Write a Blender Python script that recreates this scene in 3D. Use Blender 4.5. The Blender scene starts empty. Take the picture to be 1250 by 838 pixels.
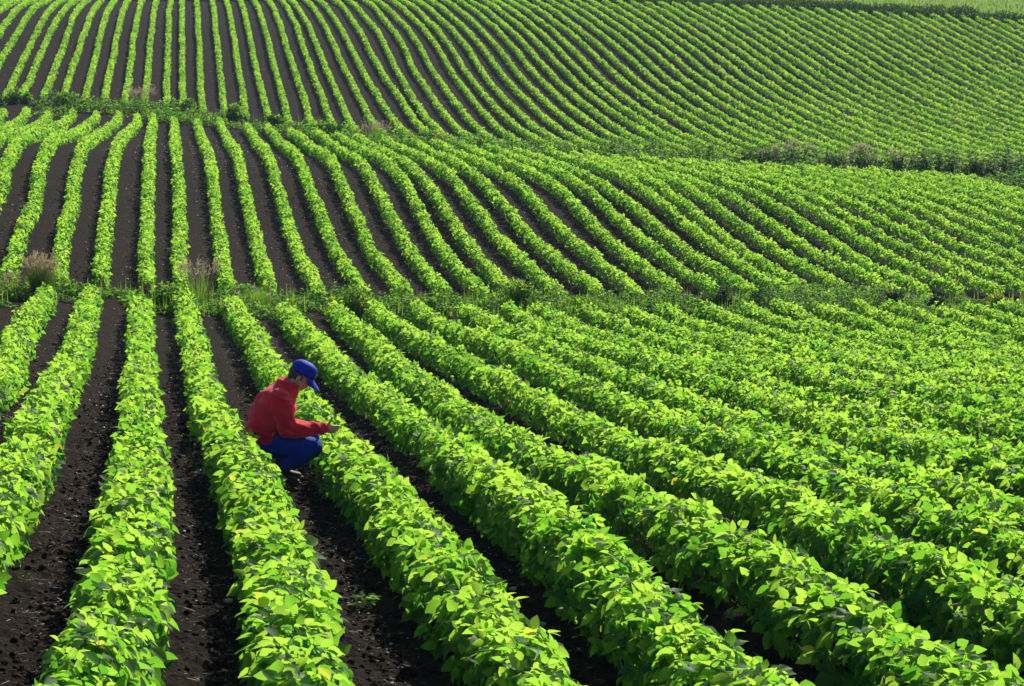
import bpy, bmesh, math, random
import numpy as np
from mathutils import Vector, Matrix

random.seed(7)
RNG = np.random.default_rng(11)
SCN = bpy.context.scene
COL = SCN.collection

# ---------------------------------------------------------------- terrain data
G_Y0,G_DY,G_A0,G_DA,G_NY,G_NA=5.0526,2.5263,-0.12,0.025,92,23
TERRAIN_CM="""-330 -329 -328 -327 -325 -324 -323 -322 -321 -320 -319 -318 -317 -316 -315 -314 -313 -312 -311 -310 -309 -308 -307
-346 -346 -346 -346 -346 -346 -346 -345 -345 -345 -345 -345 -344 -344 -344 -343 -343 -343 -342 -342 -341 -341 -340
-358 -360 -362 -364 -365 -367 -368 -370 -371 -372 -373 -374 -374 -374 -374 -374 -374 -373 -372 -372 -371 -370 -370
-369 -373 -377 -381 -385 -389 -392 -396 -399 -401 -403 -405 -406 -406 -405 -404 -403 -402 -402 -401 -400 -400 -399
-387 -393 -398 -404 -409 -414 -419 -423 -426 -429 -431 -432 -433 -433 -433 -433 -433 -433 -434 -435 -435 -436 -436
-423 -428 -432 -437 -441 -446 -449 -453 -456 -459 -460 -462 -463 -463 -464 -465 -467 -468 -470 -471 -472 -474 -475
-453 -458 -463 -467 -471 -476 -480 -483 -487 -489 -492 -493 -495 -496 -497 -498 -500 -502 -504 -506 -508 -510 -512
-477 -482 -487 -493 -498 -503 -507 -512 -516 -520 -523 -526 -528 -530 -531 -533 -535 -537 -539 -541 -543 -545 -547
-498 -504 -510 -516 -522 -528 -534 -540 -544 -549 -553 -556 -559 -562 -564 -567 -569 -572 -574 -576 -578 -580 -582
-524 -531 -538 -544 -551 -557 -564 -570 -575 -580 -584 -588 -590 -593 -595 -598 -600 -603 -605 -608 -610 -612 -615
-555 -561 -567 -574 -580 -587 -594 -600 -605 -610 -614 -617 -620 -622 -625 -627 -630 -633 -636 -638 -641 -644 -647
-588 -594 -600 -605 -612 -618 -624 -629 -634 -638 -642 -645 -648 -650 -653 -656 -659 -663 -666 -669 -673 -676 -679
-617 -624 -630 -637 -643 -648 -653 -658 -663 -667 -670 -672 -675 -678 -682 -685 -689 -693 -697 -701 -705 -709 -713
-634 -641 -649 -657 -665 -673 -680 -686 -691 -695 -698 -701 -704 -708 -712 -716 -720 -725 -730 -734 -739 -744 -749
-647 -656 -666 -676 -686 -696 -705 -712 -718 -722 -726 -730 -734 -739 -744 -748 -753 -759 -764 -769 -774 -779 -784
-664 -673 -683 -693 -703 -714 -724 -733 -742 -748 -754 -760 -766 -771 -777 -782 -787 -793 -798 -804 -809 -814 -820
-685 -696 -707 -718 -729 -740 -750 -759 -767 -775 -782 -788 -795 -802 -808 -814 -820 -826 -831 -837 -842 -848 -853
-705 -718 -731 -744 -756 -769 -780 -790 -798 -805 -812 -819 -826 -832 -839 -845 -851 -856 -862 -868 -873 -878 -884
-721 -735 -749 -763 -777 -790 -803 -814 -824 -832 -840 -848 -854 -861 -867 -873 -878 -884 -889 -895 -900 -905 -910
-728 -744 -760 -776 -792 -807 -822 -835 -846 -856 -864 -872 -879 -885 -891 -896 -902 -907 -912 -917 -922 -928 -933
-724 -744 -764 -784 -803 -821 -837 -852 -864 -875 -884 -891 -898 -903 -909 -914 -919 -925 -930 -935 -941 -946 -952
-711 -735 -758 -781 -804 -827 -846 -862 -875 -886 -894 -902 -908 -914 -920 -926 -932 -938 -944 -950 -956 -962 -968
-693 -720 -747 -774 -801 -826 -850 -868 -883 -894 -903 -910 -916 -921 -927 -934 -941 -948 -954 -961 -967 -973 -980
-674 -704 -734 -765 -796 -826 -852 -873 -889 -901 -910 -917 -922 -928 -935 -942 -949 -956 -962 -969 -975 -982 -988
-656 -691 -726 -760 -795 -829 -858 -880 -896 -908 -916 -923 -928 -934 -940 -947 -954 -960 -967 -974 -980 -987 -994
-642 -680 -718 -755 -792 -827 -858 -882 -899 -910 -918 -924 -929 -935 -941 -949 -956 -963 -970 -976 -983 -990 -997
-632 -671 -711 -750 -790 -827 -858 -881 -897 -907 -915 -920 -926 -932 -940 -947 -955 -962 -970 -977 -985 -992 -1000
-627 -664 -702 -740 -779 -816 -848 -873 -889 -900 -908 -913 -919 -926 -934 -943 -951 -959 -968 -976 -985 -994 -1002
-626 -663 -701 -738 -775 -809 -838 -860 -876 -887 -895 -902 -909 -917 -926 -936 -945 -955 -965 -975 -986 -996 -1006
-631 -666 -701 -735 -768 -799 -827 -848 -863 -874 -882 -889 -897 -907 -918 -929 -940 -952 -964 -975 -987 -999 -1011
-640 -670 -699 -729 -760 -789 -814 -834 -850 -862 -872 -881 -891 -902 -913 -925 -938 -951 -964 -978 -991 -1004 -1017
-652 -678 -704 -730 -757 -782 -806 -825 -842 -855 -867 -877 -889 -901 -914 -927 -941 -955 -969 -983 -997 -1011 -1025
-669 -692 -714 -738 -761 -784 -805 -824 -840 -854 -868 -881 -894 -907 -920 -934 -948 -962 -976 -990 -1004 -1019 -1033
-689 -710 -731 -751 -772 -792 -811 -829 -846 -861 -876 -889 -903 -917 -930 -944 -958 -972 -986 -1000 -1014 -1028 -1042
-711 -730 -749 -768 -786 -804 -822 -840 -856 -872 -887 -901 -915 -929 -943 -956 -970 -984 -997 -1011 -1025 -1039 -1052
-733 -751 -768 -786 -803 -820 -836 -853 -869 -884 -900 -914 -928 -942 -956 -969 -983 -996 -1010 -1023 -1036 -1050 -1063
-755 -771 -787 -804 -820 -836 -852 -868 -883 -898 -913 -928 -942 -955 -969 -982 -996 -1009 -1022 -1035 -1048 -1062 -1075
-774 -790 -806 -821 -837 -853 -868 -883 -898 -913 -927 -941 -955 -968 -982 -995 -1008 -1021 -1034 -1047 -1060 -1073 -1086
-792 -807 -822 -837 -852 -867 -882 -897 -912 -926 -940 -954 -967 -981 -994 -1007 -1020 -1033 -1046 -1059 -1071 -1084 -1097
-808 -823 -837 -851 -865 -880 -894 -908 -923 -937 -951 -965 -979 -992 -1006 -1019 -1032 -1044 -1057 -1069 -1082 -1094 -1106
-822 -836 -849 -863 -877 -890 -904 -918 -933 -947 -962 -976 -990 -1003 -1016 -1029 -1042 -1054 -1066 -1078 -1090 -1102 -1114
-833 -846 -860 -873 -887 -900 -914 -928 -943 -958 -973 -987 -1000 -1013 -1026 -1038 -1051 -1063 -1074 -1086 -1098 -1109 -1121
-840 -854 -868 -882 -896 -910 -925 -940 -955 -969 -983 -996 -1009 -1022 -1034 -1046 -1058 -1069 -1081 -1092 -1103 -1115 -1126
-842 -857 -873 -889 -904 -919 -935 -950 -964 -978 -991 -1004 -1016 -1028 -1040 -1051 -1063 -1074 -1085 -1096 -1107 -1119 -1130
-839 -857 -874 -892 -909 -925 -941 -956 -971 -984 -997 -1009 -1020 -1032 -1043 -1054 -1065 -1076 -1087 -1099 -1110 -1121 -1132
-830 -850 -870 -890 -909 -927 -944 -960 -974 -988 -1000 -1011 -1022 -1032 -1043 -1054 -1066 -1077 -1088 -1100 -1111 -1122 -1134
-817 -839 -861 -882 -903 -923 -942 -959 -975 -988 -999 -1009 -1019 -1030 -1041 -1052 -1064 -1076 -1087 -1099 -1111 -1123 -1135
-802 -824 -846 -868 -891 -913 -935 -954 -970 -984 -995 -1004 -1014 -1025 -1037 -1049 -1061 -1073 -1085 -1097 -1110 -1122 -1135
-785 -807 -830 -853 -876 -901 -924 -944 -961 -975 -987 -997 -1008 -1019 -1031 -1044 -1056 -1069 -1082 -1095 -1108 -1121 -1133
-769 -792 -815 -838 -862 -887 -910 -931 -948 -963 -975 -987 -1000 -1012 -1025 -1038 -1051 -1064 -1078 -1091 -1104 -1118 -1131
-754 -778 -802 -826 -850 -874 -897 -918 -935 -950 -964 -977 -990 -1004 -1017 -1031 -1045 -1059 -1072 -1086 -1100 -1114 -1128
-738 -763 -788 -812 -836 -859 -882 -903 -921 -937 -951 -965 -979 -994 -1008 -1023 -1037 -1051 -1066 -1080 -1094 -1109 -1123
-723 -747 -771 -795 -818 -842 -864 -884 -903 -920 -936 -952 -967 -983 -998 -1013 -1028 -1043 -1058 -1072 -1087 -1102 -1117
-707 -730 -753 -777 -801 -824 -847 -867 -887 -904 -921 -937 -954 -970 -986 -1002 -1017 -1032 -1048 -1063 -1079 -1094 -1109
-691 -714 -737 -760 -784 -808 -832 -852 -871 -888 -905 -922 -939 -955 -972 -988 -1004 -1020 -1036 -1052 -1068 -1084 -1100
-675 -698 -722 -745 -769 -792 -815 -835 -853 -870 -887 -904 -922 -939 -956 -973 -989 -1006 -1023 -1040 -1056 -1073 -1090
-659 -682 -705 -728 -751 -773 -793 -812 -830 -847 -865 -883 -902 -920 -938 -955 -973 -990 -1008 -1025 -1042 -1060 -1077
-644 -666 -688 -710 -731 -752 -772 -790 -806 -823 -841 -860 -879 -899 -917 -936 -954 -972 -990 -1009 -1027 -1045 -1062
-630 -650 -670 -690 -711 -731 -751 -768 -783 -798 -816 -836 -856 -876 -896 -915 -934 -953 -972 -990 -1009 -1027 -1046
-616 -635 -654 -673 -692 -712 -730 -747 -761 -775 -792 -812 -833 -854 -874 -894 -913 -932 -952 -971 -990 -1008 -1027
-603 -621 -640 -658 -675 -693 -709 -725 -740 -755 -773 -792 -812 -832 -852 -872 -891 -911 -930 -949 -968 -987 -1006
-591 -608 -625 -642 -658 -674 -690 -705 -720 -737 -754 -773 -792 -811 -831 -850 -869 -888 -908 -927 -946 -965 -984
-579 -595 -611 -627 -643 -658 -673 -688 -703 -719 -736 -754 -772 -791 -810 -828 -847 -866 -884 -903 -922 -940 -959
-570 -584 -599 -614 -629 -645 -661 -675 -688 -702 -717 -735 -753 -771 -789 -807 -825 -843 -860 -878 -896 -914 -932
-563 -576 -590 -604 -619 -635 -651 -665 -678 -690 -704 -720 -736 -752 -769 -785 -802 -819 -836 -853 -870 -887 -904
-558 -571 -584 -598 -612 -626 -641 -654 -667 -679 -692 -706 -720 -734 -749 -764 -780 -796 -812 -827 -843 -859 -875
-557 -569 -581 -594 -606 -618 -630 -642 -654 -666 -678 -691 -703 -716 -730 -744 -758 -772 -787 -801 -816 -831 -845
-559 -570 -580 -591 -601 -611 -621 -631 -641 -651 -663 -674 -686 -699 -711 -724 -736 -749 -762 -775 -788 -801 -814
-563 -572 -580 -589 -597 -605 -613 -621 -628 -637 -648 -659 -670 -681 -693 -704 -715 -726 -737 -749 -760 -771 -783
-568 -575 -582 -589 -596 -602 -608 -614 -620 -627 -636 -646 -655 -665 -675 -684 -694 -703 -713 -722 -732 -741 -751
-575 -580 -585 -590 -596 -600 -605 -610 -615 -621 -628 -635 -642 -650 -657 -665 -673 -680 -688 -696 -703 -711 -719
-582 -586 -589 -593 -597 -601 -605 -609 -612 -616 -620 -625 -630 -635 -641 -646 -652 -658 -663 -669 -675 -680 -686
-587 -590 -594 -597 -599 -602 -604 -607 -609 -611 -613 -616 -618 -621 -625 -628 -633 -639 -644 -650 -656 -661 -667
-588 -592 -596 -598 -601 -603 -604 -604 -605 -605 -606 -606 -607 -608 -609 -610 -614 -620 -625 -631 -637 -642 -648
-587 -590 -594 -597 -599 -602 -602 -602 -601 -599 -598 -596 -595 -594 -593 -592 -595 -601 -606 -612 -618 -624 -629
-582 -586 -589 -592 -595 -597 -598 -597 -596 -593 -590 -587 -583 -580 -577 -574 -576 -582 -587 -593 -599 -605 -610
-577 -581 -584 -587 -590 -592 -593 -592 -591 -587 -582 -577 -572 -566 -561 -556 -557 -563 -569 -574 -580 -586 -591
-572 -576 -579 -582 -585 -587 -588 -587 -586 -580 -573 -567 -560 -553 -546 -539 -538 -544 -550 -555 -561 -567 -572
-567 -571 -574 -577 -580 -582 -583 -582 -581 -574 -565 -556 -548 -539 -530 -521 -519 -525 -531 -536 -542 -548 -553
-562 -566 -569 -572 -575 -577 -578 -577 -576 -568 -557 -546 -535 -525 -514 -503 -500 -506 -512 -517 -523 -529 -534
-557 -560 -564 -567 -570 -572 -573 -572 -571 -561 -549 -536 -523 -510 -498 -485 -481 -487 -493 -498 -504 -510 -516
-552 -555 -559 -562 -565 -567 -567 -567 -566 -555 -540 -526 -511 -496 -481 -467 -462 -468 -474 -479 -485 -491 -497
-547 -550 -554 -557 -559 -562 -562 -562 -561 -549 -532 -515 -499 -482 -465 -449 -443 -449 -455 -461 -466 -472 -478
-542 -545 -549 -552 -554 -557 -557 -557 -556 -542 -524 -505 -487 -468 -449 -430 -425 -430 -436 -442 -447 -453 -459
-536 -540 -544 -547 -549 -552 -552 -552 -551 -536 -516 -495 -474 -454 -433 -412 -406 -411 -417 -423 -428 -434 -440
-531 -535 -539 -542 -544 -546 -547 -547 -546 -530 -507 -485 -462 -439 -417 -394 -387 -392 -398 -404 -409 -415 -421
-526 -530 -534 -537 -539 -541 -542 -542 -540 -523 -499 -474 -450 -425 -401 -376 -368 -373 -379 -385 -390 -396 -402
-521 -525 -529 -532 -534 -536 -537 -537 -535 -517 -491 -464 -438 -411 -385 -358 -349 -354 -360 -366 -371 -377 -383
-516 -520 -524 -527 -529 -531 -532 -532 -530 -511 -482 -454 -425 -397 -368 -340 -330 -335 -341 -347 -353 -358 -364
-511 -515 -519 -522 -524 -526 -527 -527 -525 -505 -474 -444 -413 -383 -352 -322 -311 -317 -322 -328 -334 -339 -345
-506 -510 -514 -517 -519 -521 -522 -522 -520 -498 -466 -433 -401 -369 -336 -304 -292 -298 -303 -309 -315 -320 -326
-501 -505 -509 -512 -514 -516 -517 -516 -515 -492 -458 -423 -389 -354 -320 -286 -273 -279 -284 -290 -296 -301 -307"""
ROW_DRIFT={'FG':{0:[(33.3,0.14),(39.0,-0.02),(45.9,-0.13)],1:[(14.9,-0.03),(17.3,-0.0),(22.1,-0.01),(26.1,-0.04),(34.0,-0.08),(41.6,-0.12),(50.6,-0.21)],2:[(11.5,-0.12),(12.9,-0.05),(14.9,-0.01),(18.0,0.01),(22.8,0.0),(27.0,-0.03),(34.9,-0.08),(42.5,-0.14),(49.0,-0.2)],3:[(11.8,-0.15),(13.3,-0.12),(15.4,-0.07),(18.5,-0.05),(22.7,-0.1),(27.8,-0.19),(35.5,-0.23),(43.3,-0.24),(50.1,-0.26)],4:[(11.8,-0.0),(13.9,-0.0),(15.4,-0.01),(17.3,-0.01),(19.9,-0.02),(23.8,-0.06),(36.0,-0.13),(44.7,-0.17),(51.2,-0.23)],5:[(11.8,-0.07),(14.2,-0.05),(15.8,-0.02),(17.6,-0.01),(20.1,0.02),(24.2,0.04),(29.4,0.02),(36.5,-0.06),(45.6,-0.13),(52.2,-0.11)],6:[(11.7,0.03),(12.4,0.04),(13.5,0.05),(14.3,0.06),(15.1,0.08),(15.9,0.06),(17.0,0.03),(18.2,-0.0),(20.0,-0.06),(21.5,-0.11),(23.4,-0.16),(26.3,-0.22),(29.8,-0.21),(34.8,-0.16),(41.0,-0.11),(47.0,-0.03),(53.6,0.03)],7:[(13.5,0.02),(14.2,0.03),(15.0,0.01),(15.6,-0.01),(16.6,0.0),(18.0,0.05),(18.9,0.07),(20.1,0.05),(21.5,0.03),(23.1,0.04),(24.7,0.08),(27.0,0.1),(29.6,0.09),(32.6,0.06),(37.4,0.03),(42.9,0.02),(49.3,-0.02),(53.5,-0.08)],8:[(16.1,-0.06),(17.1,-0.01),(18.1,-0.01),(18.9,-0.0),(20.5,0.08),(22.3,0.16),(24.0,0.15),(25.2,0.08),(27.3,0.07),(29.9,0.09),(32.2,0.07),(35.6,0.12),(41.0,0.21),(45.1,0.19),(48.7,0.07),(53.5,-0.07)],9:[(19.2,0.01),(20.6,-0.04),(21.9,-0.11),(23.8,-0.11),(29.5,-0.01),(32.1,0.06),(34.6,0.05),(37.6,0.05),(42.1,0.16),(48.1,0.24),(52.3,0.14)],10:[(21.9,0.05),(23.2,0.03),(25.1,0.01),(33.8,0.04),(37.0,0.1),(40.2,0.12),(43.3,0.09),(48.0,0.09),(53.5,0.08)],11:[(41.5,-0.25),(47.9,-0.15),(55.3,-0.11)]},'MID':{-2:[(69.0,-0.03),(78.5,-0.29),(104.6,-0.41),(117.2,0.1)],-1:[(54.0,-0.04),(58.6,-0.06),(64.6,-0.08),(69.9,-0.12),(77.0,-0.3),(97.8,-0.35),(117.9,0.19)],0:[(53.0,0.08),(57.3,0.01),(61.1,-0.06),(68.7,-0.13),(79.2,-0.27),(101.3,-0.26),(117.0,0.22)],1:[(53.5,-0.05),(56.4,-0.09),(62.2,-0.12),(70.3,-0.17),(78.6,-0.24),(99.6,-0.19),(116.0,0.12)],2:[(55.9,-0.04),(63.5,-0.08),(71.8,-0.1),(83.0,-0.12),(114.7,-0.16)],3:[(58.3,-0.26),(64.8,-0.24),(72.9,-0.23),(83.9,-0.21),(115.5,-0.16)],4:[(56.8,-0.2),(62.0,-0.19),(71.2,-0.17),(78.0,-0.13),(88.2,-0.12),(111.9,-0.1)],5:[(58.7,-0.22),(64.0,-0.21),(70.5,-0.16),(75.9,-0.12),(82.3,-0.13),(92.9,-0.12),(113.0,-0.04)],6:[(60.1,-0.07),(65.2,-0.12),(71.3,-0.11),(76.6,-0.07),(82.4,-0.06),(92.1,-0.03),(114.1,0.15)],7:[(61.2,0.02),(67.0,-0.02),(72.7,-0.05),(78.0,-0.06),(84.4,-0.02),(97.5,0.06),(112.5,0.08)],8:[(59.3,0.05),(63.3,0.05),(68.7,0.04),(74.5,0.01),(79.8,0.01),(86.8,0.09),(98.3,0.13),(111.0,0.06)],9:[(60.7,0.06),(66.0,0.11),(71.8,0.13),(76.5,0.1),(81.3,0.09),(89.0,0.11),(99.7,0.13),(111.3,0.16)],10:[(59.6,0.06),(62.7,0.01),(67.7,0.03),(72.2,0.07),(76.8,0.1),(81.6,0.13),(88.5,0.11),(96.2,0.05),(107.9,0.01)],11:[(60.4,-0.05),(63.5,-0.12),(67.2,-0.13),(71.9,-0.11),(75.8,-0.1),(81.3,-0.11),(87.9,-0.14),(97.4,-0.18),(108.7,-0.18)],12:[(59.7,0.05),(63.3,0.03),(66.8,-0.0),(70.8,-0.03),(74.3,-0.06),(78.2,-0.07),(82.8,-0.07),(88.3,-0.09),(98.9,-0.11),(109.7,-0.14)],13:[(59.4,0.03),(63.4,0.06),(67.0,0.03),(70.9,-0.01),(74.9,-0.04),(78.4,-0.07),(82.5,-0.11),(87.4,-0.12),(96.0,-0.06),(107.1,0.07)],14:[(60.5,-0.01),(64.6,0.08),(69.1,0.12),(72.8,0.08),(76.3,0.03),(80.1,0.02),(84.3,-0.02),(89.1,-0.11),(98.8,-0.12),(107.8,-0.11)],15:[(60.9,0.1),(64.9,0.14),(69.3,0.19),(73.4,0.21),(76.8,0.22),(80.7,0.27),(84.8,0.21),(89.1,0.03),(96.1,-0.1)],16:[(60.9,0.22),(63.6,0.22),(66.4,0.19),(69.0,0.17),(72.8,0.2),(76.5,0.24),(80.5,0.25),(84.4,0.2),(90.0,0.08)],17:[(61.3,0.14),(64.2,0.1),(67.4,0.06),(70.3,0.06),(74.1,0.1),(77.9,0.13),(82.0,0.12),(89.3,0.05)],18:[(60.2,0.07),(62.0,0.04),(65.2,0.07),(68.8,0.14),(72.6,0.17),(76.0,0.18),(79.5,0.18),(83.5,0.24),(90.1,0.45)],19:[(61.6,-0.26),(65.4,-0.18),(68.9,-0.18),(72.3,-0.19),(75.6,-0.14),(79.7,-0.05),(83.9,0.07),(89.1,0.22)],20:[(62.4,-0.18),(66.0,-0.13),(69.5,-0.11),(73.0,-0.11),(76.3,-0.16),(79.4,-0.12),(84.5,-0.03),(88.2,-0.1)],21:[(66.3,0.12),(68.9,0.0),(72.3,-0.06),(75.2,-0.08),(78.8,-0.05),(82.0,-0.08),(84.5,-0.26)],22:[(69.1,-0.08),(73.3,-0.03),(76.3,-0.0),(79.6,0.06),(83.1,0.07),(86.4,-0.05)],23:[(73.1,0.03),(75.7,0.09),(78.9,0.12),(82.2,0.12),(86.0,0.06)]},'BK':{1:[(129.9,0.16),(130.6,0.12),(142.3,0.1),(154.3,0.11),(169.4,0.07)],2:[(128.8,-0.12),(130.3,-0.06),(142.6,-0.1),(155.6,-0.1),(169.9,0.01)],3:[(130.9,-0.01),(170.3,-0.15)],4:[(124.7,-0.07),(131.4,-0.11),(133.7,-0.13),(144.5,-0.13),(156.4,-0.11),(170.8,-0.09)],5:[(132.1,-0.07),(171.2,-0.14)],6:[(128.3,-0.12),(132.5,-0.14),(140.9,-0.12),(154.5,-0.12),(171.6,-0.17)],7:[(133.1,-0.08),(172.1,-0.15)],8:[(133.7,-0.11),(172.5,-0.12)],9:[(134.2,-0.05),(172.8,-0.08)],10:[(134.5,-0.23),(173.1,-0.25)],11:[(134.9,-0.28),(173.4,-0.2)],12:[(128.2,-0.21),(138.2,-0.17),(148.8,-0.17),(160.5,-0.16),(186.0,-0.06)],13:[(126.1,-0.18),(137.3,-0.11),(149.2,-0.11),(160.8,-0.11),(186.0,-0.04)],14:[(129.2,-0.1),(140.6,-0.1),(150.9,-0.12),(163.3,-0.11),(186.1,-0.01)],15:[(122.8,-0.17),(129.6,-0.08),(139.5,-0.04),(149.8,-0.05),(163.6,-0.05),(186.1,0.01)],16:[(124.0,-0.07),(131.5,0.02),(139.9,0.04),(150.0,-0.01),(163.9,0.01),(186.2,0.1)],17:[(121.4,-0.08),(130.5,-0.01),(140.4,0.0),(150.4,-0.03),(162.0,-0.0),(183.1,0.07)],18:[(120.8,-0.15),(130.7,-0.12),(140.6,-0.13),(150.6,-0.17),(162.3,-0.21),(180.4,-0.2)],19:[(121.3,-0.08),(131.2,-0.02),(141.0,-0.06),(151.5,-0.12),(162.6,-0.15),(180.6,-0.13)],20:[(124.8,0.09),(132.8,0.02),(142.0,-0.06),(151.7,-0.12),(163.0,-0.17),(180.8,-0.17)],21:[(130.5,0.15),(136.9,0.09),(145.6,0.01),(154.7,-0.05),(165.6,-0.05),(181.0,0.01)],22:[(117.3,-0.15),(124.3,-0.19),(131.7,-0.15),(142.0,-0.04),(148.9,0.02),(156.5,0.04),(167.2,0.03),(181.2,-0.02)],23:[(114.0,-0.12),(121.9,-0.13),(130.5,-0.09),(138.7,-0.05),(146.1,-0.0),(149.8,0.09),(154.8,0.15),(157.7,0.16),(164.4,0.14),(168.8,0.15),(180.8,0.23)],24:[(113.3,-0.11),(123.0,-0.04),(131.6,-0.0),(139.0,0.03),(147.7,0.08),(155.0,0.15),(167.4,0.16),(181.0,0.05)],25:[(121.5,-0.01),(130.3,0.08),(138.5,0.11),(147.3,0.15),(154.5,0.22),(167.8,0.23),(183.8,0.2)],26:[(117.8,0.04),(125.2,-0.03),(132.8,-0.01),(141.1,0.02),(148.2,0.02),(154.7,0.07),(165.2,0.1),(181.3,0.08)],27:[(123.7,-0.06),(132.3,-0.07),(140.6,-0.05),(148.4,0.02),(155.8,0.1),(166.9,0.11),(181.5,0.03)],28:[(127.2,0.08),(134.1,0.05),(142.4,0.03),(150.0,0.08),(157.9,0.19),(168.6,0.23),(181.6,0.11)],29:[(125.8,0.11),(134.4,0.1),(142.0,0.11),(150.3,0.13),(156.4,0.19),(166.2,0.27),(181.9,0.34)],30:[(125.1,0.26),(131.2,0.19),(132.4,0.19),(138.9,0.17),(141.5,0.14),(146.9,0.15),(148.6,0.22),(155.9,0.31),(167.8,0.41),(182.1,0.45)],31:[(117.4,0.18),(125.2,0.27),(132.3,0.23),(139.1,0.14),(146.4,0.09),(154.1,0.12)],32:[(122.7,0.35),(130.0,0.31),(136.9,0.19),(143.5,0.07),(151.1,0.02),(161.1,0.08)],33:[(117.9,0.08),(125.6,0.05),(131.9,-0.02),(138.8,-0.05),(146.1,-0.07),(155.5,-0.1),(167.0,-0.1)],34:[(121.1,-0.29),(128.5,-0.32),(136.5,-0.33),(144.0,-0.35),(151.6,-0.32),(161.6,-0.23),(174.0,-0.14)],35:[(116.2,-0.26),(126.1,0.02),(134.3,0.09),(141.1,-0.0),(148.2,-0.11),(157.0,-0.17),(168.9,-0.2),(180.3,-0.27)],36:[(119.7,-0.03),(128.1,-0.04),(136.2,-0.08),(142.9,-0.16),(149.9,-0.23),(158.3,-0.29),(169.1,-0.24),(180.5,-0.06)]}}
SUN_E, SKY_E, EXPOSURE, HAZE = 5.0, .085, .4, .00022
MAN_AT, MAN_ROT = (1.06, 23.95), 0.0
SEED_A, SEED_B = (1.23, 16.2), (-.89, 16.2)
STONES = [('pale stone on the soil at the foot of the row in front of the man', .36, 16.0, .03), ('small white stone on the soil right of the row the man touches', 2.30, 17.1, .028), ('pale flat stone nearest the bottom edge, right of the row the man touches', 2.28, 15.6, .03)]
STALKS = [('dry broken stalk lying on soil right of the row the man touches', 2.25, 19.7, .34), ('short dry stalk on the soil in the second lane right of the man', 3.15, 18.8, .26)]

TER = np.array([[int(t) for t in l.split()] for l in TERRAIN_CM.split('\n')], float) / 100.0
CAM_Z = 2.9            # camera height above the ground it stands on
S = 0.96               # spacing of the planted rows
F_PX, CX, CY = 3200.0, 625.0, 419.0
PITCH, YAW = math.atan((CY + 100.0) / F_PX), math.radians(7.642532679365472)

def bspl(t):
    return ((1-t)**3/6, (3*t**3-6*t*t+4)/6, (-3*t**3+3*t*t+3*t+1)/6, t**3/6)

def ground(x, y):
    """height of the bare terrain"""
    x = np.asarray(x, float); y = np.asarray(y, float)
    x, y = np.broadcast_arrays(x, y)
    yc = np.clip(y, G_Y0 + G_DY, G_Y0 + G_DY*(G_NY-3) - .01)
    a = x / np.maximum(y, 6.0)
    i = (yc - G_Y0)/G_DY; j = np.clip((a - G_A0)/G_DA, 1.0, G_NA - 2.001)
    i0 = np.floor(i).astype(int); j0 = np.floor(j).astype(int)
    wi = bspl(i - i0); wj = bspl(j - j0)
    z = np.zeros(x.shape)
    for p in range(4):
        for q in range(4):
            z = z + wi[p]*wj[q]*TER[np.clip(i0+p-1, 0, G_NY-1), np.clip(j0+q-1, 0, G_NA-1)]
    z = z + np.where(y < yc, (y - yc)*-.085, 0) + np.where(y > yc, (y - yc)*.022, 0)
    return z + CAM_Z + .04

LAT = RNG.random((8, 256, 256))
def vnoise(x, y, scale, k=0):
    x = np.asarray(x)/scale + 37.3*k; y = np.asarray(y)/scale + 11.7*k
    xi = np.floor(x).astype(int); yi = np.floor(y).astype(int); fx = x-xi; fy = y-yi
    fx = fx*fx*(3-2*fx); fy = fy*fy*(3-2*fy); L = LAT[k % 8]
    g = lambda a, b: L[a & 255, b & 255]
    return (g(xi, yi)*(1-fx)*(1-fy)+g(xi+1, yi)*fx*(1-fy)+g(xi, yi+1)*(1-fx)*fy+g(xi+1, yi+1)*fx*fy)*2-1

# edges of the three fields along their lateral slope a = x / y
def bank_near(a): return np.interp(a, [-.06, .03, .14, .30, .45], [53.2, 55.8, 58.4, 60.8, 62.5])
def bank_far(a): return np.interp(a, [-.06, -.008, .032, .09, .15, .2, .256, .32, .45], [120.2, 121.0, 118.8, 110.0, 105.2, 102.6, 101.6, 98.6, 96])
def field_end(a): return np.interp(a, [-.1, .10, .18, .337, .45], [195, 192, 186.5, 177.3, 171])
FIELDS = {'FG': (2.22, (187.-190.)/F_PX), 'MID': (2.48, (198.-190.)/F_PX), 'BK': (9.97, (223.-190.)/F_PX)}

def row_x(field, n, y, drift=True):
    c, t = FIELDS[field]
    x = (n - c)*S + t*y
    if drift:
        d = ROW_DRIFT[field].get(n)
        if d and len(d) > 1: x = x + (.4 if field == 'BK' and n >= 28 else 1.)*np.interp(y, [p[0] for p in d], [p[1] for p in d])
        x = x + (.02 if field == 'FG' else .04)*vnoise(y*0+n*3.1, y, 6.0, 1) + .02*vnoise(y*0+n*7.7, y, 1.7, 2)
    return x

# ---------------------------------------------------------------- helpers
def tag(o, label=None, cat=None, group=None, kind=None):
    for k, v in (('label', label), ('category', cat), ('group', group), ('kind', kind)):
        if v: o[k] = v
    return o

def empty(name, loc):
    o = bpy.data.objects.new(name, None); o.location = loc; o.empty_display_size = .2
    COL.objects.link(o); return o

def link(name, me, mat=None, parent=None):
    o = bpy.data.objects.new(name, me); COL.objects.link(o)
    if mat and not me.materials: me.materials.append(mat)
    if parent: o.parent = parent
    return o

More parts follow.
